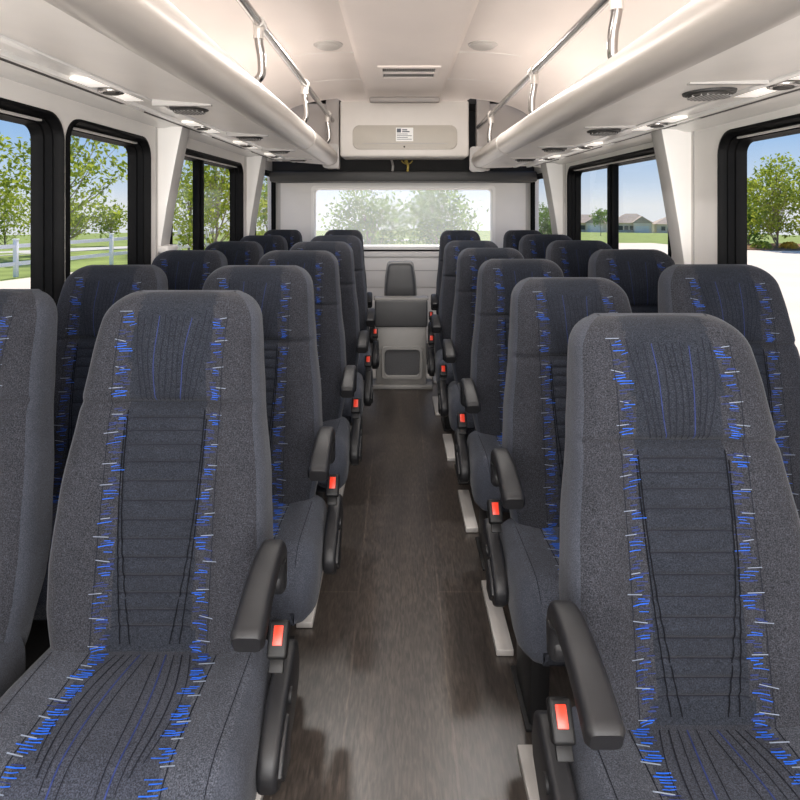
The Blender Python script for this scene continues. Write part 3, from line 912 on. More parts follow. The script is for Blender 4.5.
# ------------------------------------------------------------------ overhead racks
def rack(side):
    sg = -1 if side == 'left' else 1
    if side == 'left':
        xt, zt, rt, xr, zr, xw, zw, zi = -0.600, 1.785, 0.076, -0.572, 2.105, XL, 1.764, 1.712
        sup = [1.35, 2.48, 3.70, 4.92]; vents = [0.70, 2.30, 3.24, 4.05, 4.80]; lamps = [1.1, 2.03, 2.98, 3.85, 4.7]
    else:
        xt, zt, rt, xr, zr, xw, zw, zi = 0.712, 1.760, 0.072, 0.700, 2.045, XR, 1.702, 1.680
        sup = [0.75, 1.93, 3.10, 4.55]; vents = [0.9, 1.76, 2.66, 3.50, 4.3]; lamps = [0.8, 1.68, 2.50, 3.45, 4.3]
    root = empty('luggage_rack', 'grey overhead luggage rack with padded roll edge along the %s side of the ceiling' % side, 'luggage rack', (xt, (YF + RE) / 2, zi), 0, 'overhead luggage racks')
    ox, oy, oz = xt, (YF + RE) / 2, zi
    W = lambda x, y, z: (x - ox, y - oy, z - oz)
    def fin(nm, bm, m, smooth=40, parent=root):
        bmesh.ops.translate(bm, verts=bm.verts[:], vec=(-ox, -oy, -oz))
        return link(nm, bm, m, parent, smooth=smooth)
    y0, y1 = YF + 0.02, RE
    # roll edge: smooth tube with a joint ring
    bm = bmesh.new()
    tube(bm, [(xt, y0, zt), (xt, 1.0, zt), (xt, 2.5, zt), (xt, 4.2, zt), (xt, y1, zt - 0.006)], rt, 36)
    fin('roll_edge', bm, M['roll'], 60)
    bm = bmesh.new()
    yj = 3.80 if side == 'left' else 3.9
    rg = [[(xt + rr_ * math.cos(2 * math.pi * k / 36), yy, zt + rr_ * math.sin(2 * math.pi * k / 36)) for k in range(36)] for yy, rr_ in ((yj - 0.012, rt - 0.002), (yj - 0.008, rt + 0.003), (yj + 0.008, rt + 0.003), (yj + 0.012, rt - 0.002))]
    loft(bm, rg, caps=(False, False)); fin('joint_ring', bm, M['roll'])
    # underside panel
    xa = xt + sg * 0.02            # under the roll
    xb = xt + sg * 0.29            # where the bright track begins
    zb = zi + (zw - zi) * 0.42
    bm = bmesh.new()
    prf = [(xa - sg * 0.03, zi + 0.010), (xa + sg * 0.02, zi), (xb - sg * 0.01, zb - 0.002), (xb, zb + 0.006), (xb, zb + 0.03), (xa - sg * 0.03, zi + 0.03)]
    loft(bm, [[(a, y, b) for a, b in prf] for y in (y0, 0.5, 2.0, 3.5, y1)])
    fin('underside_panel', bm, M['rackunder'], 30)
    # shelf floor between the roll and the wall
    bm = bmesh.new()
    prf = [(xa - sg * 0.03, zi + 0.025), (xw, zw + 0.012), (xw, zw + 0.03), (xa - sg * 0.03, zi + 0.05)]
    loft(bm, [[(a, y, b) for a, b in prf] for y in (y0, y1)]); fin('shelf', bm, M['rackunder'], 30)
    # bright anodised track with ridges running along the wall
    bm = bmesh.new()
    L = abs(xw - xb)
    def tz(f): return zb + (zw - zb) * f
    prf = [(0.0, 0.004), (0.02, -0.004), (0.10, -0.006), (0.12, 0.004), (0.40, 0.004), (0.42, -0.008), (0.50, -0.008), (0.52, 0.006), (0.60, 0.006), (0.62, -0.006), (0.78, -0.010), (0.90, -0.022), (1.0, -0.024), (1.0, 0.016), (0.0, 0.022)]
    loft(bm, [[(xb + sg * L * f, y, tz(min(f, 1)) + d) for f, d in prf] for y in (y0, 0.5, 2.0, 3.5, y1)])
    fin('light_track', bm, M['bright'], 25)['label'] = 'shiny metal track along the window side of the rack'
    # dark slots let into the track
    for q, ya in enumerate([y0 + 0.1 + 0.93 * k for k in range(7)]):
        yb_ = min(ya + 0.72, y1 - 0.05)
        bm = bmesh.new()
        xs0, xs1 = sorted((xb + sg * L * 0.53, xb + sg * L * 0.60))
        box(bm, xs0, xs1, ya, yb_, tz(0.56) - 0.006, tz(0.56) + 0.008)
        fin('track_slot', bm, M['darkslot'], 0)
    for y in lamps:
        bm = bmesh.new()
        xl = xb + sg * L * 0.26
        disc(bm, (xl, y, tz(0.26) - 0.010), 0.042, 0.014, 24, 'z', 0, 0.004)
        lo = fin('reading_light', bm, M['chrome'])
        bm = bmesh.new(); disc(bm, (xl, y, tz(0.26) - 0.014), 0.026, 0.008, 20)
        fin('lens', bm, M['darkslot'], 30, lo).location = (0, 0, 0)
        # bright plates either side of the lamp
        for dy in (-0.19, 0.07):
            bm = bmesh.new()
            box(bm, *sorted((xb + sg * L * 0.14, xb + sg * L * 0.38)), y + dy, y + dy + 0.12, tz(0.26) - 0.004, tz(0.26) + 0.006, 0.002)
            fin('lamp_plate', bm, M['lit'])['label'] = 'lit white lamp plate'
    # air vents in the underside with a cross joint beside each
    for y in vents:
        xv = xt + sg * 0.20
        zv = zi + (zb - zi) * 0.62
        bm = bmesh.new()
        rg = []
        for ro, h in ((0.074, 0.004), (0.071, -0.008), (0.061, -0.011), (0.057, 0.0)):
            rg.append([(xv + ro * math.cos(2 * math.pi * k / 32), y + ro * math.sin(2 * math.pi * k / 32), zv + h) for k in range(32)])
        loft(bm, rg, caps=(False, False))
        v = fin('air_vent', bm, M['header'])
        bm = bmesh.new(); disc(bm, (xv, y, zv - 0.018), 0.058, 0.014, 28)
        fin('vent_core', bm, M['darkslot'], 30, v)
        bm = bmesh.new()
        for k in range(-4, 5):
            h = math.sqrt(0.057 ** 2 - (k * 0.0135) ** 2)
            box(bm, xv + k * 0.0135 - 0.0025, xv + k * 0.0135 + 0.0025, y - h, y + h, zv - 0.0195, zv - 0.014)
        fin('vent_louvre', bm, M['grey'], 0, v)
        bm = bmesh.new()
        box(bm, *sorted((xa + sg * 0.05, xb - sg * 0.01)), y - 0.155, y - 0.135, zi - 0.003, zb + 0.004)
        fin('panel_joint', bm, M['grey'], 0)
    # handrail and curved supports
    bm = bmesh.new()
    tube(bm, [(xr, y0, zr + 0.0), (xr, 2.0, zr), (xr, y1 - 0.02, zr - 0.01)], 0.0185, 16); fin('handrail', bm, M['chrome'], 60)
    for y in sup:
        bm = bmesh.new()
        pts = spline([(xr + sg * 0.004, y, zr - 0.016), (xr + sg * 0.004, y, zr - 0.07), (xr - sg * 0.006, y + 0.01, zr - 0.15), (xr + sg * 0.004, y + 0.02, zr - 0.22), (xt + sg * 0.055, y + 0.03, zt + rt - 0.022)], 6)
        tube(bm, pts, [0.0175] * len(pts), 14)
        s = fin('rack_support', bm, M['chrome'], 60)
        bm = bmesh.new()
        tube(bm, [(xr, y - 0.03, zr), (xr, y + 0.03, zr)], 0.0235, 16)
        tube(bm, [(xr + sg * 0.004, y, zr - 0.012), (xr + sg * 0.004, y, zr - 0.065)], 0.0225, 16)
        fin('support_collar', bm, M['roll'], 40, s)
    # end bracket at the back
    bm = bmesh.new()
    xe = xt - sg * 0.085
    prism(bm, rrect(min(xe, xt + sg * 0.06), max(xe, xt + sg * 0.06), zi - 0.03, zt + 0.11, 0.03), lambda a, b, t: (a, t, b), y1 - 0.012, y1 + 0.03, 0.006)
    fin('end_cap', bm, M['grey'])
    return root
rack('left'); rack('right')

# end panels behind the racks, posts and air-conditioning housing at the back
for n_, (side, sg, xw) in enumerate((('left', -1, XL), ('right', 1, XR))):
    xin = -0.515 if side == 'left' else 0.688
    zl = 1.675 if side == 'left' else 1.655
    bm = bmesh.new()
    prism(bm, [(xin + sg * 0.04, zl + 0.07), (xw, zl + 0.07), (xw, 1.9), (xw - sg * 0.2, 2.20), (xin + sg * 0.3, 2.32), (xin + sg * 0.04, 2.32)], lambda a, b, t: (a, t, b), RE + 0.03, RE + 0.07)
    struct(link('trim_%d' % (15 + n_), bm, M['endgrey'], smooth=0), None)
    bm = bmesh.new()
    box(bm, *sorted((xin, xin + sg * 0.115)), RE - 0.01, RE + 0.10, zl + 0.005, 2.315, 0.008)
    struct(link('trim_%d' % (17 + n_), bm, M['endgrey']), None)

ac = empty('air_conditioner', 'white rear air conditioner housing with beige plate above the rear window', 'air conditioner', (0.09, RE, 1.79))
ax, ay, az = 0.09, RE, 1.79
def acl(nm, bm, m, parent=ac, smooth=40):
    bmesh.ops.translate(bm, verts=bm.verts[:], vec=(-ax, -ay, -az)); return link(nm, bm, m, parent, smooth=smooth)
bm = bmesh.new()
box(bm, -0.505, 0.618, RE - 0.03, RE + 0.36, 1.780, 2.27, 0.02, seg=3)
acl('housing', bm, M['acwhite'])
bm = bmesh.new()
prism(bm, rrect(-0.395, 0.515, 1.842, 2.052, 0.062, 8), lambda a, b, t: (a, t, b), RE - 0.042, RE - 0.02, 0.006, seg=3)
pl = acl('access_plate', bm, M['acgrey'])
pl['label'] = 'beige grey rounded access plate'
bm = bmesh.new(); box(bm, -0.31, 0.43, RE - 0.047, RE - 0.040, 1.888, 1.896, 0.002); acl('plate_groove', bm, M['grey'], pl)
bm = bmesh.new(); disc(bm, (0.055, RE - 0.047, 1.864), 0.008, 0.006, 14, 'y'); acl('screw', bm, M['darkslot'], pl)
bm = bmesh.new(); box(bm, -0.018, 0.132, RE - 0.045, RE - 0.0415, 1.912, 2.030)
st = acl('sticker', bm, M['paper'], pl, 0); st['label'] = 'white printed sticker'
bm = bmesh.new()
box(bm, -0.010, 0.026, RE - 0.0462, RE - 0.045, 1.988, 2.022)
for k in range(2): box(bm, 0.036, 0.08 + 0.02 * k, RE - 0.0462, RE - 0.045, 2.006 - 0.016 * k, 2.016 - 0.016 * k)
for k in range(4): box(bm, -0.010, 0.085 + (k % 2) * 0.035, RE - 0.0462, RE - 0.045, 1.972 - 0.015 * k, 1.977 - 0.015 * k)
acl('print', bm, M['ink'], st, 0)

# the slot where the centre duct meets the housing
bm = bmesh.new()
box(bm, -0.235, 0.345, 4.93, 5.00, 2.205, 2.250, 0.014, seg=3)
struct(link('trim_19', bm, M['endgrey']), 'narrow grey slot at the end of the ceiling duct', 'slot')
# hoses hanging in the black recess
for nm, x, lab, m in (('drain_hose', -0.055, 'pale ribbed drain hose hanging in the black recess', 'track'), ('wiring_loom', 0.085, 'yellowish wire bundle hanging in the black recess', 'brass')):
    bm = bmesh.new()
    pts = spline([(x - 0.01, 5.64, 1.80), (x, 5.625, 1.76), (x + 0.008, 5.575, 1.72), (x + 0.004, 5.59, 1.675)], 6)
    tube(bm, pts, [0.010 + 0.002 * (i % 2) for i in range(len(pts))], 10)
    if nm == 'wiring_loom':
        for dx in (-0.05, 0.05, -0.02):
            p2 = spline([(x + dx, 5.64, 1.775), (x + dx * 0.7, 5.62, 1.755), (x + 0.004, 5.575, 1.735)], 5)
            tube(bm, p2, 0.006, 8)
    tag(link(nm, bm, M[m]), lab, 'hose' if nm == 'drain_hose' else 'wires')

# ceiling vent and dome lights
def ceil_thing(nm, lab, cat, loc, group=None): return empty(nm, lab, cat, loc, 0, group)
v = ceil_thing('ceiling_vent', 'rectangular louvred vent in the middle of the ceiling', 'vent', (0.075, 4.20, 2.290))
bm = bmesh.new()
plate_holes(bm, rrect(-0.215, 0.215, -0.185, 0.185, 0.01, 2), [rrect(-0.182, 0.182, 0.02, 0.145, 0.006, 2), rrect(-0.182, 0.182, -0.145, -0.02, 0.006, 2)], lambda a, b, t: (a, b, t), -0.012, 0.0)
link('vent_frame', bm, M['ceil'], v, smooth=30)
bm = bmesh.new(); box(bm, -0.19, 0.19, -0.155, 0.155, -0.002, 0.002); link('vent_core', bm, M['darkslot'], v, smooth=0)
bm = bmesh.new()
for k in range(30):
    x = -0.178 + k * 0.01228
    box(bm, x - 0.0022, x + 0.0022, -0.145, 0.145, -0.010, -0.002)
link('louvre', bm, M['grey'], v, smooth=0)
domes = [(-0.415, 3.56, 'left'), (0.505, 3.56, 'right')]
for x, y, s in domes:
    zc_ = 2.311 if s == 'left' else 2.311
    d = ceil_thing('dome_light', 'small oval dome light on the ceiling nearer the %s rack' % s, 'ceiling light', (x, y, 2.311), 'ceiling dome lights')
    bm = bmesh.new()
    rg = []
    for r_, h in ((0.088, 0.0), (0.086, -0.008), (0.074, -0.014)):
        rg.append([(r_ * math.cos(2 * math.pi * k / 32), r_ * math.sin(2 * math.pi * k / 32), h) for k in range(32)])
    loft(bm, rg, caps=(True, False)); link('rim', bm, M['lens'], d)
    bm = bmesh.new(); rg = []
    for k in range(7):
        a = R(90 * k / 6.2)
        rg.append([(0.074 * math.cos(a) * math.cos(2 * math.pi * j / 28), 0.074 * math.cos(a) * math.sin(2 * math.pi * j / 28), -0.013 - 0.020 * math.sin(a)) for j in range(28)])
    loft(bm, rg, caps=(False, True)); link('lens', bm, M['lens'], d)

# ------------------------------------------------------------------ console at the back of the aisle
cx0, cx1, cy = -0.168, 0.215, 4.42
con = empty('console', 'grey console with black grille standing at the end of the aisle', 'console', ((cx0 + cx1) / 2, cy, 0))
ccx = (cx0 + cx1) / 2
def cl(nm, bm, m, parent=con, smooth=40):
    bmesh.ops.translate(bm, verts=bm.verts[:], vec=(-ccx, -cy, 0)); return link(nm, bm, m, parent, smooth=smooth)
bm = bmesh.new(); box(bm, cx0 + 0.004, cx1 - 0.004, cy + 0.012, cy + 0.14, 0.03, 0.47, 0.012); cl('cabinet', bm, M['console'])
bm = bmesh.new(); box(bm, cx0 - 0.04, cx1 + 0.04, cy - 0.012, cy + 0.15, 0.0, 0.032, 0.008); cl('plinth', bm, M['console'])
bm = bmesh.new(); box(bm, cx0 - 0.004, cx1 + 0.004, cy, cy + 0.14, 0.455, 0.655, 0.015, seg=3); cl('top_box', bm, M['consoledark'])['label'] = 'charcoal vinyl top box'
bm = bmesh.new(); box(bm, cx0 - 0.012, cx1 + 0.012, cy + 0.01, cy + 0.15, 0.652, 0.668, 0.014, seg=3); cl('lid', bm, M['console'])
bm = bmesh.new(); gx0, gx1, gz0, gz1 = cx0 + 0.045, cx1 - 0.030, 0.075, 0.315; rings = []
for ins, dep in ((0, 0.014), (0.004, -0.008), (0.022, -0.008), (0.028, 0.008)):
    rings.append([(p[0], cy + dep, p[1]) for p in rrect(gx0 + ins, gx1 - ins, gz0 + ins, gz1 - ins, 0.03, 5)])
loft(bm, rings, caps=(False, False)); gf = cl('grille_frame', bm, M['console'])
bm = bmesh.new(); prism(bm, rrect(gx0 + 0.026, gx1 - 0.026, gz0 + 0.026, gz1 - 0.026, 0.012), lambda a, b, t: (a, t, b), cy + 0.006, cy + 0.016); gr = cl('grille', bm, M['mesh'], gf, 0); gr['label'] = 'dark woven grille'
br = empty('headrest', 'grey upright tapered backrest pad behind the console', 'backrest', (0.018, 4.60, 0))
bm = bmesh.new()
rings = []
for z, w, y in ((0.62, 0.116, 4.93), (0.66, 0.118, 4.90), (0.74, 0.114, 4.89), (0.84, 0.103, 4.90), (0.880, 0.096, 4.905), (0.898, 0.086, 4.915), (0.905, 0.07, 4.93)):
    rings.append([(a, y + b, z) for a, b in rrect(-w, w, 0, 0.10, 0.025, 4)])
loft(bm, rings)
bmesh.ops.translate(bm, verts=bm.verts[:], vec=(0, -4.92, 0))
link('pad', bm, M['consoledark'], br)
bm = bmesh.new(); rings = []
for z, w in ((0.0, 0.13), (0.66, 0.128), (0.80, 0.120), (0.90, 0.104), (0.914, 0.09)):
    rings.append([(a, 0.06 + b, z) for a, b in rrect(-w, w, 0, 0.08, 0.02, 3)])
loft(bm, rings); link('back_shell', bm, M['console'], br)

# ------------------------------------------------------------------ outdoors
GZ = -0.90
def gz(x, y):
    r = math.hypot(x, y)
    return GZ - 0.036 * max(0, r - 34)
bm = bmesh.new()
radii = [0.0, 8, 16, 24, 30, 34, 38, 44, 60, 90, 140, 230]
NS = 64
rings = []
for r in radii[1:]:
    rings.append([(r * math.cos(2 * math.pi * k / NS), r * math.sin(2 * math.pi * k / NS), GZ - 0.03 - 0.036 * max(0, r - 34)) for k in range(NS)])
loft(bm, rings, caps=(True, False))
struct(link('ground', bm, M['grass']), 'green lawn and field around the bus', 'lawn')
bm = bmesh.new()
prism(bm, [(-13.4, -30), (-13.9, 10), (-12.35, 16.5), (-9.6, 25), (-7.0, 32), (6, 36.5), (15.4, 36.5), (17.0, 31.2), (26, 28.5), (36, 20), (36, -30)], lambda a, b, t: (a, b, t), GZ - 0.02, GZ)
struct(link('pavement', bm, M['concrete'], smooth=0), 'pale concrete lot the bus stands on', 'pavement')
bm = bmesh.new()
rg = []
for a, b in ((-30, 12), (-24, 22), (-17, 33), (-10, 42), (2, 52)):
    d = Vector((0.75, 0.9, 0)).normalized(); n = Vector((-d.y, d.x, 0)) * 2.2
    rg.append([(a - n.x, b - n.y, gz(a - n.x, b - n.y) + 0.02), (a + n.x, b + n.y, gz(a + n.x, b + n.y) + 0.02), (a + n.x, b + n.y, gz(a + n.x, b + n.y) - 0.3), (a - n.x, b - n.y, gz(a - n.x, b - n.y) - 0.3)])
loft(bm, rg)
struct(link('road', bm, M['road'], smooth=0), 'pale road beyond the white fence', 'road')

# white rail fence on the left
fl = [(-14.6, 11.2), (-12.1, 19.0), (-10.4, 24.4), (-8.6, 30.0)]
fn = empty('rail_fence', 'white wooden rail fence across the lawn outside the left windows', 'fence', (-12.1, 19.0, GZ))
def fpt(s):
    for (a, b), (c, d) in zip(fl, fl[1:]):
        L = math.hypot(c - a, d - b)
        if s <= L: return Vector((a + (c - a) * s / L, b + (d - b) * s / L, 0))
        s -= L
    return Vector((*fl[-1], 0))
tot = sum(math.hypot(c - a, d - b) for (a, b), (c, d) in zip(fl, fl[1:]))
s = 0.19
while s < tot:
    p = fpt(s) - Vector((-12.1, 19.0, 0))
    bm = bmesh.new(); box(bm, p.x - 0.06, p.x + 0.06, p.y - 0.06, p.y + 0.06, 0, 1.18, 0.012)
    box(bm, p.x - 0.075, p.x + 0.075, p.y - 0.075, p.y + 0.075, 1.17, 1.21, 0.01)
    link('post', bm, M['fence'], fn)
    s += 2.0
for z in (0.42, 0.98):
    bm = bmesh.new()
    rg = []
    for a, b in fl:
        a += 12.1; b -= 19.0
        rg.append([(a - 0.025, b, z - 0.06), (a + 0.025, b, z - 0.06), (a + 0.025, b, z + 0.06), (a - 0.025, b, z + 0.06)])
    loft(bm, rg); link('rail', bm, M['fence'], fn, smooth=0)

def make_tree(name, label, x, y, top, cw, cb, leaf, seed, nclump=70, nleaf=26, lsz=0.20, spread=0.42, group=None, cat='tree', zt=None):
    """trunk with forking branches and a loose crown of single leaves; top = height of the crown top above the foot, cb = crown bottom"""
    rr = random.Random(seed)
    z0 = gz(x, y)
    root = empty(name, label, cat, (x, y, z0), 0, group)
    bt = bmesh.new()
    r0 = 0.03 + 0.009 * top
    trunk = spline([(0, 0, -0.05), (rr.uniform(-.06, .06), rr.uniform(-.06, .06), cb * 0.6), (rr.uniform(-.12, .12), rr.uniform(-.12, .12), cb + (top - cb) * 0.35), (rr.uniform(-.2, .2), rr.uniform(-.2, .2), top * 0.86)], 5)
    tube(bt, trunk, [r0 * (1 - 0.85 * i / (len(trunk) - 1)) for i in range(len(trunk))], 8)
    bl = bmesh.new()
    hz = (top - cb) / 2; cz = cb + hz
    for k in range(nclump):
        while True:
            p = Vector((rr.uniform(-1, 1), rr.uniform(-1, 1), rr.uniform(-1, 1)))
            if 0.15 < p.length <= 1.0: break
        p = p * (0.55 + 0.45 * rr.random()) if p.length < 0.6 else p
        sh = 1.0 - 0.35 * max(0, p.z)          # narrower towards the top
        c = Vector((p.x * cw * sh, p.y * cw * sh, cz + p.z * hz))
        if k % 3 == 0:
            i = min(len(trunk) - 1, max(2, int((c.z * 0.75) / (top * 0.86) * (len(trunk) - 1))))
            a = trunk[i]
            mid = a * 0.5 + c * 0.5 + Vector((0, 0, -0.05 * cw))
            tube(bt, spline([a, mid, c], 4), [r0 * 0.34 * (1 - 0.8 * q / 8) for q in range(9)], 5)
        for j in range(nleaf):
            q = c + Vector((rr.gauss(0, spread), rr.gauss(0, spread), rr.gauss(0, spread * 0.8))) * cw * 0.45
            n = Vector((rr.gauss(0, 1), rr.gauss(0, 1), rr.gauss(0, 1) + 0.5)).normalized()
            u = n.orthogonal().normalized()
            u = Matrix.Rotation(rr.uniform(0, 6.28), 3, n) @ u
            w = n.cross(u)
            L = lsz * rr.uniform(0.7, 1.3)
            vs = [bl.verts.new(q + d) for d in (u * -L * .5, w * L * .27 + n * L * .05, u * L * .5, w * -L * .27 + n * L * .05)]
            bl.faces.new(vs)
    link('trunk', bt, M['bark'], root)
    me = bpy.data.meshes.new('crown'); bl.to_mesh(me); bl.free(); me.materials.append(M[leaf])
    o = bpy.data.objects.new('crown', me); COL.objects.link(o); o.parent = root
    return root

TR = make_tree
TR('broadleaf_tree', 'tall loose young tree beyond the fence, seen in the foremost left window', -19.2, 26.5, 6.2, 2.6, 0.9, 'leafa', 11, 90, 24, 0.25, 0.24, 'trees outside the left windows')
TR('broadleaf_tree', 'tall loose young tree seen through the second left window', -15.3, 27.6, 7.0, 2.8, 1.5, 'leafa', 12, 85, 24, 0.25, 0.22, 'trees outside the left windows')
TR('broadleaf_tree', 'dense leafy tree filling the wide sliding window on the left', -7.6, 25.0, 5.2, 2.3, 0.4, 'leafa', 13, 110, 28, 0.20, 0.28, 'trees outside the left windows')
TR('broadleaf_tree', 'leafy tree by the front edge of the left sliding window', -10.6, 30.5, 4.8, 1.7, 0.5, 'leafa', 14, 70, 26, 0.2, 0.3, 'trees outside the left windows')
TR('broadleaf_tree', 'small pale tree in the rearmost left window', -6.3, 29.0, 3.6, 1.3, 0.6, 'leafc', 15, 50, 24, 0.18, 0.45, 'trees outside the left windows')
TR('small_tree', 'low round tree low down by the post of the second left window', -21.9, 40.0, 2.8, 1.2, 0.7, 'leafa', 16, 50, 26, 0.2, 0.45, 'low round trees beyond the fence')
TR('small_tree', 'low round tree in the middle of the second left window', -19.2, 40.0, 2.8, 1.25, 0.7, 'leafa', 17, 50, 26, 0.2, 0.45, 'low round trees beyond the fence')
TR('small_tree', 'low bushy tree at the bottom edge of the foremost left window', -25.2, 38.5, 3.6, 1.8, 0.5, 'leafa', 18, 60, 28, 0.22, 0.45, 'low round trees beyond the fence')
TR('small_tree', 'low bushy tree close to the foremost window pillar on the left', -24.0, 43.0, 3.0, 1.3, 0.5, 'leafa', 28, 55, 28, 0.22, 0.45, 'low round trees beyond the fence')
TR('garden_tree', 'leafy tree behind the rear window, left of centre', -1.0, 19.5, 3.05, 1.2, 0.4, 'leafc', 19, 110, 30, 0.15, 0.42, 'trees behind the rear window')
TR('garden_tree', 'leafy tree behind the rear window, right of centre', 1.25, 20.5, 3.1, 1.3, 0.4, 'leafc', 20, 110, 30, 0.15, 0.42, 'trees behind the rear window')
TR('broadleaf_tree', 'bushy green tree in a mulch bed outside the foremost right window', 20.6, 32.5, 5.1, 1.9, 0.8, 'leafa', 21, 120, 30, 0.22, 0.30, 'trees outside the right windows')
TR('broadleaf_tree', 'green tree at the right margin of the foremost right window', 24.4, 33.2, 4.7, 1.7, 0.9, 'leafa', 22, 100, 30, 0.22, 0.42, 'trees outside the right windows')
TR('broadleaf_tree', 'lower green tree beside the rubber frame of the foremost right window', 21.0, 36.0, 3.2, 1.5, 0.4, 'leafb', 23, 80, 28, 0.2, 0.42, 'trees outside the right windows')
TR('sapling', 'thin young tree on the grass in the right sliding window', 30.4, 90.0, 4.0, 1.3, 1.4, 'leafb', 24, 40, 20, 0.34, 0.42)
TR('broadleaf_tree', 'dark bushy tree in the rearmost right window', 10.2, 42.0, 2.6, 1.2, 0.2, 'leafb', 25, 60, 30, 0.2, 0.45, 'trees outside the right windows')

# mulch bed with blooming low plants
bm = bmesh.new(); prism(bm, [(16.8, 31.2), (19, 30.2), (27, 30.0), (29, 33), (22, 35.5), (17.4, 33.6)], lambda a, b, t: (a, b, t), GZ - 0.06, GZ + 0.05)
struct(link('mulch_bed', bm, M['mulch'], smooth=0), 'brown mulch bed under the right hand trees', 'flower bed')
def small_bush(name, label, x, y, r, leaf, seed, group):
    rr = random.Random(seed)
    bm = bmesh.new()
    for j in range(260):
        a = rr.uniform(0, 6.28); e = rr.uniform(0.05, 1.4); q = Vector((math.cos(a) * math.cos(e), math.sin(a) * math.cos(e), math.sin(e) * 0.7)) * r * rr.uniform(0.75, 1.05)
        n = (q.normalized() + Vector((rr.gauss(0, .5), rr.gauss(0, .5), rr.gauss(0, .5)))).normalized()
        u = n.orthogonal().normalized(); w = n.cross(u); L = 0.14
        bm.faces.new([bm.verts.new(q + d) for d in (u * -L * .5, w * L * .35, u * L * .5, w * -L * .35)])
    me = bpy.data.meshes.new(name); bm.to_mesh(me); bm.free(); me.materials.append(M[leaf])
    o = bpy.data.objects.new(name, me); COL.objects.link(o); o.location = (x, y, GZ + 0.05)
    return tag(o, label, 'bush', group)
spots = ['nearest the window frame', 'second from the window frame', 'third from the window frame', 'fourth from the window frame', 'fifth from the window frame']
for k in range(5):
    small_bush('flowering_bush', 'low yellow flowering bush in the mulch bed, ' + spots[k], 17.7 + 1.35 * k, 31.5 - 0.1 * k, 0.46 + 0.05 * (k % 2), 'flower' if k % 2 == 0 else 'leafa', 40 + k, 'low bushes in the mulch bed')

# houses far away to the right
def house(label, x, y, w, d, h, rh, seed):
    z0 = gz(x, y)
    root = empty('house', label, 'house', (x, y, z0), R(-14), 'distant houses')
    bm = bmesh.new(); box(bm, -w / 2, w / 2, -d / 2, d / 2, -0.6, h); link('walls', bm, M['housewall'], root, smooth=0)
    bm = bmesh.new()
    o = 0.6
    vs = [bm.verts.new(p) for p in ((-w / 2 - o, -d / 2 - o, h - .1), (w / 2 + o, -d / 2 - o, h - .1), (w / 2 + o, d / 2 + o, h - .1), (-w / 2 - o, d / 2 + o, h - .1), (-w / 2 + d * .42, 0, h + rh), (w / 2 - d * .42, 0, h + rh))]
    for q in ((0, 1, 5, 4), (1, 2, 5), (2, 3, 4, 5), (3, 0, 4), (3, 2, 1, 0)): bm.faces.new([vs[i] for i in q])
    # front gable
    gx = w * 0.22
    g = [bm.verts.new(p) for p in ((gx - 3, -d / 2 - 1.6, h - .1), (gx + 3, -d / 2 - 1.6, h - .1), (gx, -d / 2 - 1.6, h + rh * .75), (gx - 3, 0, h - .1), (gx + 3, 0, h - .1), (gx, 0, h + rh * .75))]
    for q in ((0, 1, 2), (0, 2, 5, 3), (1, 4, 5, 2)): bm.faces.new([g[i] for i in q])
    link('roof', bm, M['houseroof'], root, smooth=0)
    bm = bmesh.new(); box(bm, gx - 2.4, gx + 2.4, -d / 2 - 1.5, -d / 2, -0.6, h); link('gable_wall', bm, M['housewall'], root, smooth=0)
    bm = bmesh.new(); box(bm, gx - 1.9, gx + 1.9, -d / 2 - 1.56, -d / 2 - 1.49, -0.3, 2.2); link('garage_door', bm, M['garage'], root, smooth=0)
    for k in range(3):
        xx = -w / 2 + 2 + k * (w * 0.5 - 2) / 2.2
        bm = bmesh.new(); box(bm, xx - 0.6, xx + 0.6, -d / 2 - 0.05, -d / 2 + 0.02, 0.9, 2.2); link('window', bm, M['housewin'], root, smooth=0)
house('beige house with brown roof left of the window mullion, far off on the right', 57.5, 186, 13, 9, 3.0, 2.4, 1)
house('beige house with brown roof just right of the window mullion, far off', 73.0, 188, 11, 9, 3.2, 2.7, 2)
house('beige house with brown roof nearest the white pillar, far off on the right', 87.5, 190, 12, 9, 3.0, 2.2, 3)

# ------------------------------------------------------------------ sky, sun and lamps
w = bpy.data.worlds.new('sky'); SC.world = w; w.use_nodes = True
nt = w.node_tree; nt.nodes.clear()
out = nt.nodes.new('ShaderNodeOutputWorld'); bg = nt.nodes.new('ShaderNodeBackground')
tc = nt.nodes.new('ShaderNodeTexCoord'); sx_ = nt.nodes.new('ShaderNodeSeparateXYZ'); rp = nt.nodes.new('ShaderNodeValToRGB')
nt.links.new(tc.outputs['Generated'], sx_.inputs[0]); nt.links.new(sx_.outputs['Z'], rp.inputs['Fac'])
el = rp.color_ramp.elements
stops = [(0.0, srgb(232, 236, 240)), (0.03, srgb(206, 222, 240)), (0.10, srgb(160, 196, 236)), (0.22, srgb(112, 160, 224)), (0.6, srgb(84, 134, 206))]
while len(el) < len(stops): el.new(0.5)
for e, (p, c) in zip(el, stops): e.position = p; e.color = c
nt.links.new(rp.outputs['Color'], bg.inputs['Color']); bg.inputs['Strength'].default_value = 1.0
nt.links.new(bg.outputs[0], out.inputs['Surface'])

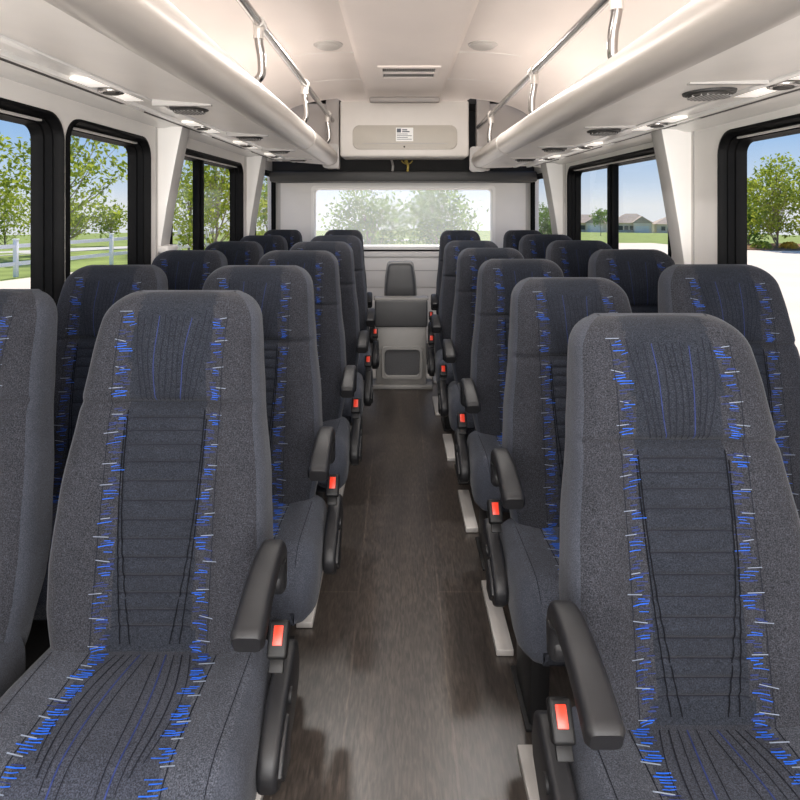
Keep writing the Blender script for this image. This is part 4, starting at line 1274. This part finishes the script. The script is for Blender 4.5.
def light(name, typ, loc, rot, energy, color=(1, 1, 1), **kw):
    d = bpy.data.lights.new(name, typ); d.energy = energy; d.color = color
    for k, v_ in kw.items(): setattr(d, k, v_)
    o = bpy.data.objects.new(name, d); COL.objects.link(o); o.location = loc; o.rotation_euler = rot
    return o
light('sun', 'SUN', (0, 0, 20), (R(-40), 0, R(-12)), 6.0, (1, 0.95, 0.87), angle=R(1.5))
# fill lamp added inside the windscreen behind the camera, boosting the daylight
light('windscreen_fill', 'AREA', (XC, YF + 0.06, 1.42), (R(110), 0, 0), 185, (1, 0.97, 0.94), shape='RECTANGLE', size=2.2, size_y=1.3)
for x, y, s_ in domes + [(-0.415, 1.7, 'l'), (0.505, 1.7, 'r'), (-0.415, 0.0, 'l'), (0.505, 0.0, 'r')]:  # one pair at the domes, the rest added without fixtures as fill
    light('dome_and_fill_lamp', 'AREA', (x, y, 2.27), (0, 0, 0), 15 if y > 3 else 8, (1, 0.96, 0.92), shape='DISK', size=0.13)
# unseen strip lamps added over the rack shelves to brighten the ceiling
for x, z, tilt in ((-0.86, 1.83, 18), (0.98, 1.80, -18)):
    light('cove_fill', 'AREA', (x, (YF + RE) / 2, z), (R(180), R(tilt), 0), 7, (1, 0.965, 0.94), shape='RECTANGLE', size=0.12, size_y=RE - YF - 0.3)

# ------------------------------------------------------------------ camera
cam = bpy.data.cameras.new('camera'); co = bpy.data.objects.new('camera', cam); COL.objects.link(co)
co.location = (0, 0, 1.35); co.rotation_euler = (R(90), 0, 0)
cam.sensor_width = 36; cam.sensor_fit = 'HORIZONTAL'; cam.lens = 36 * 600 / 800
cam.shift_x = (400 - 398) / 800; cam.shift_y = -(400 - 206) / 800
cam.clip_start = 0.05; cam.clip_end = 600
SC.camera = co
vs = SC.view_settings
vs.view_transform = 'Standard'; vs.look = 'None'; vs.gamma = 1.0; vs.use_curve_mapping = False; vs.exposure = 0.0
SC.cycles.use_denoising = True
SC.cycles.max_bounces = 8; SC.cycles.diffuse_bounces = 5; SC.cycles.transparent_max_bounces = 12
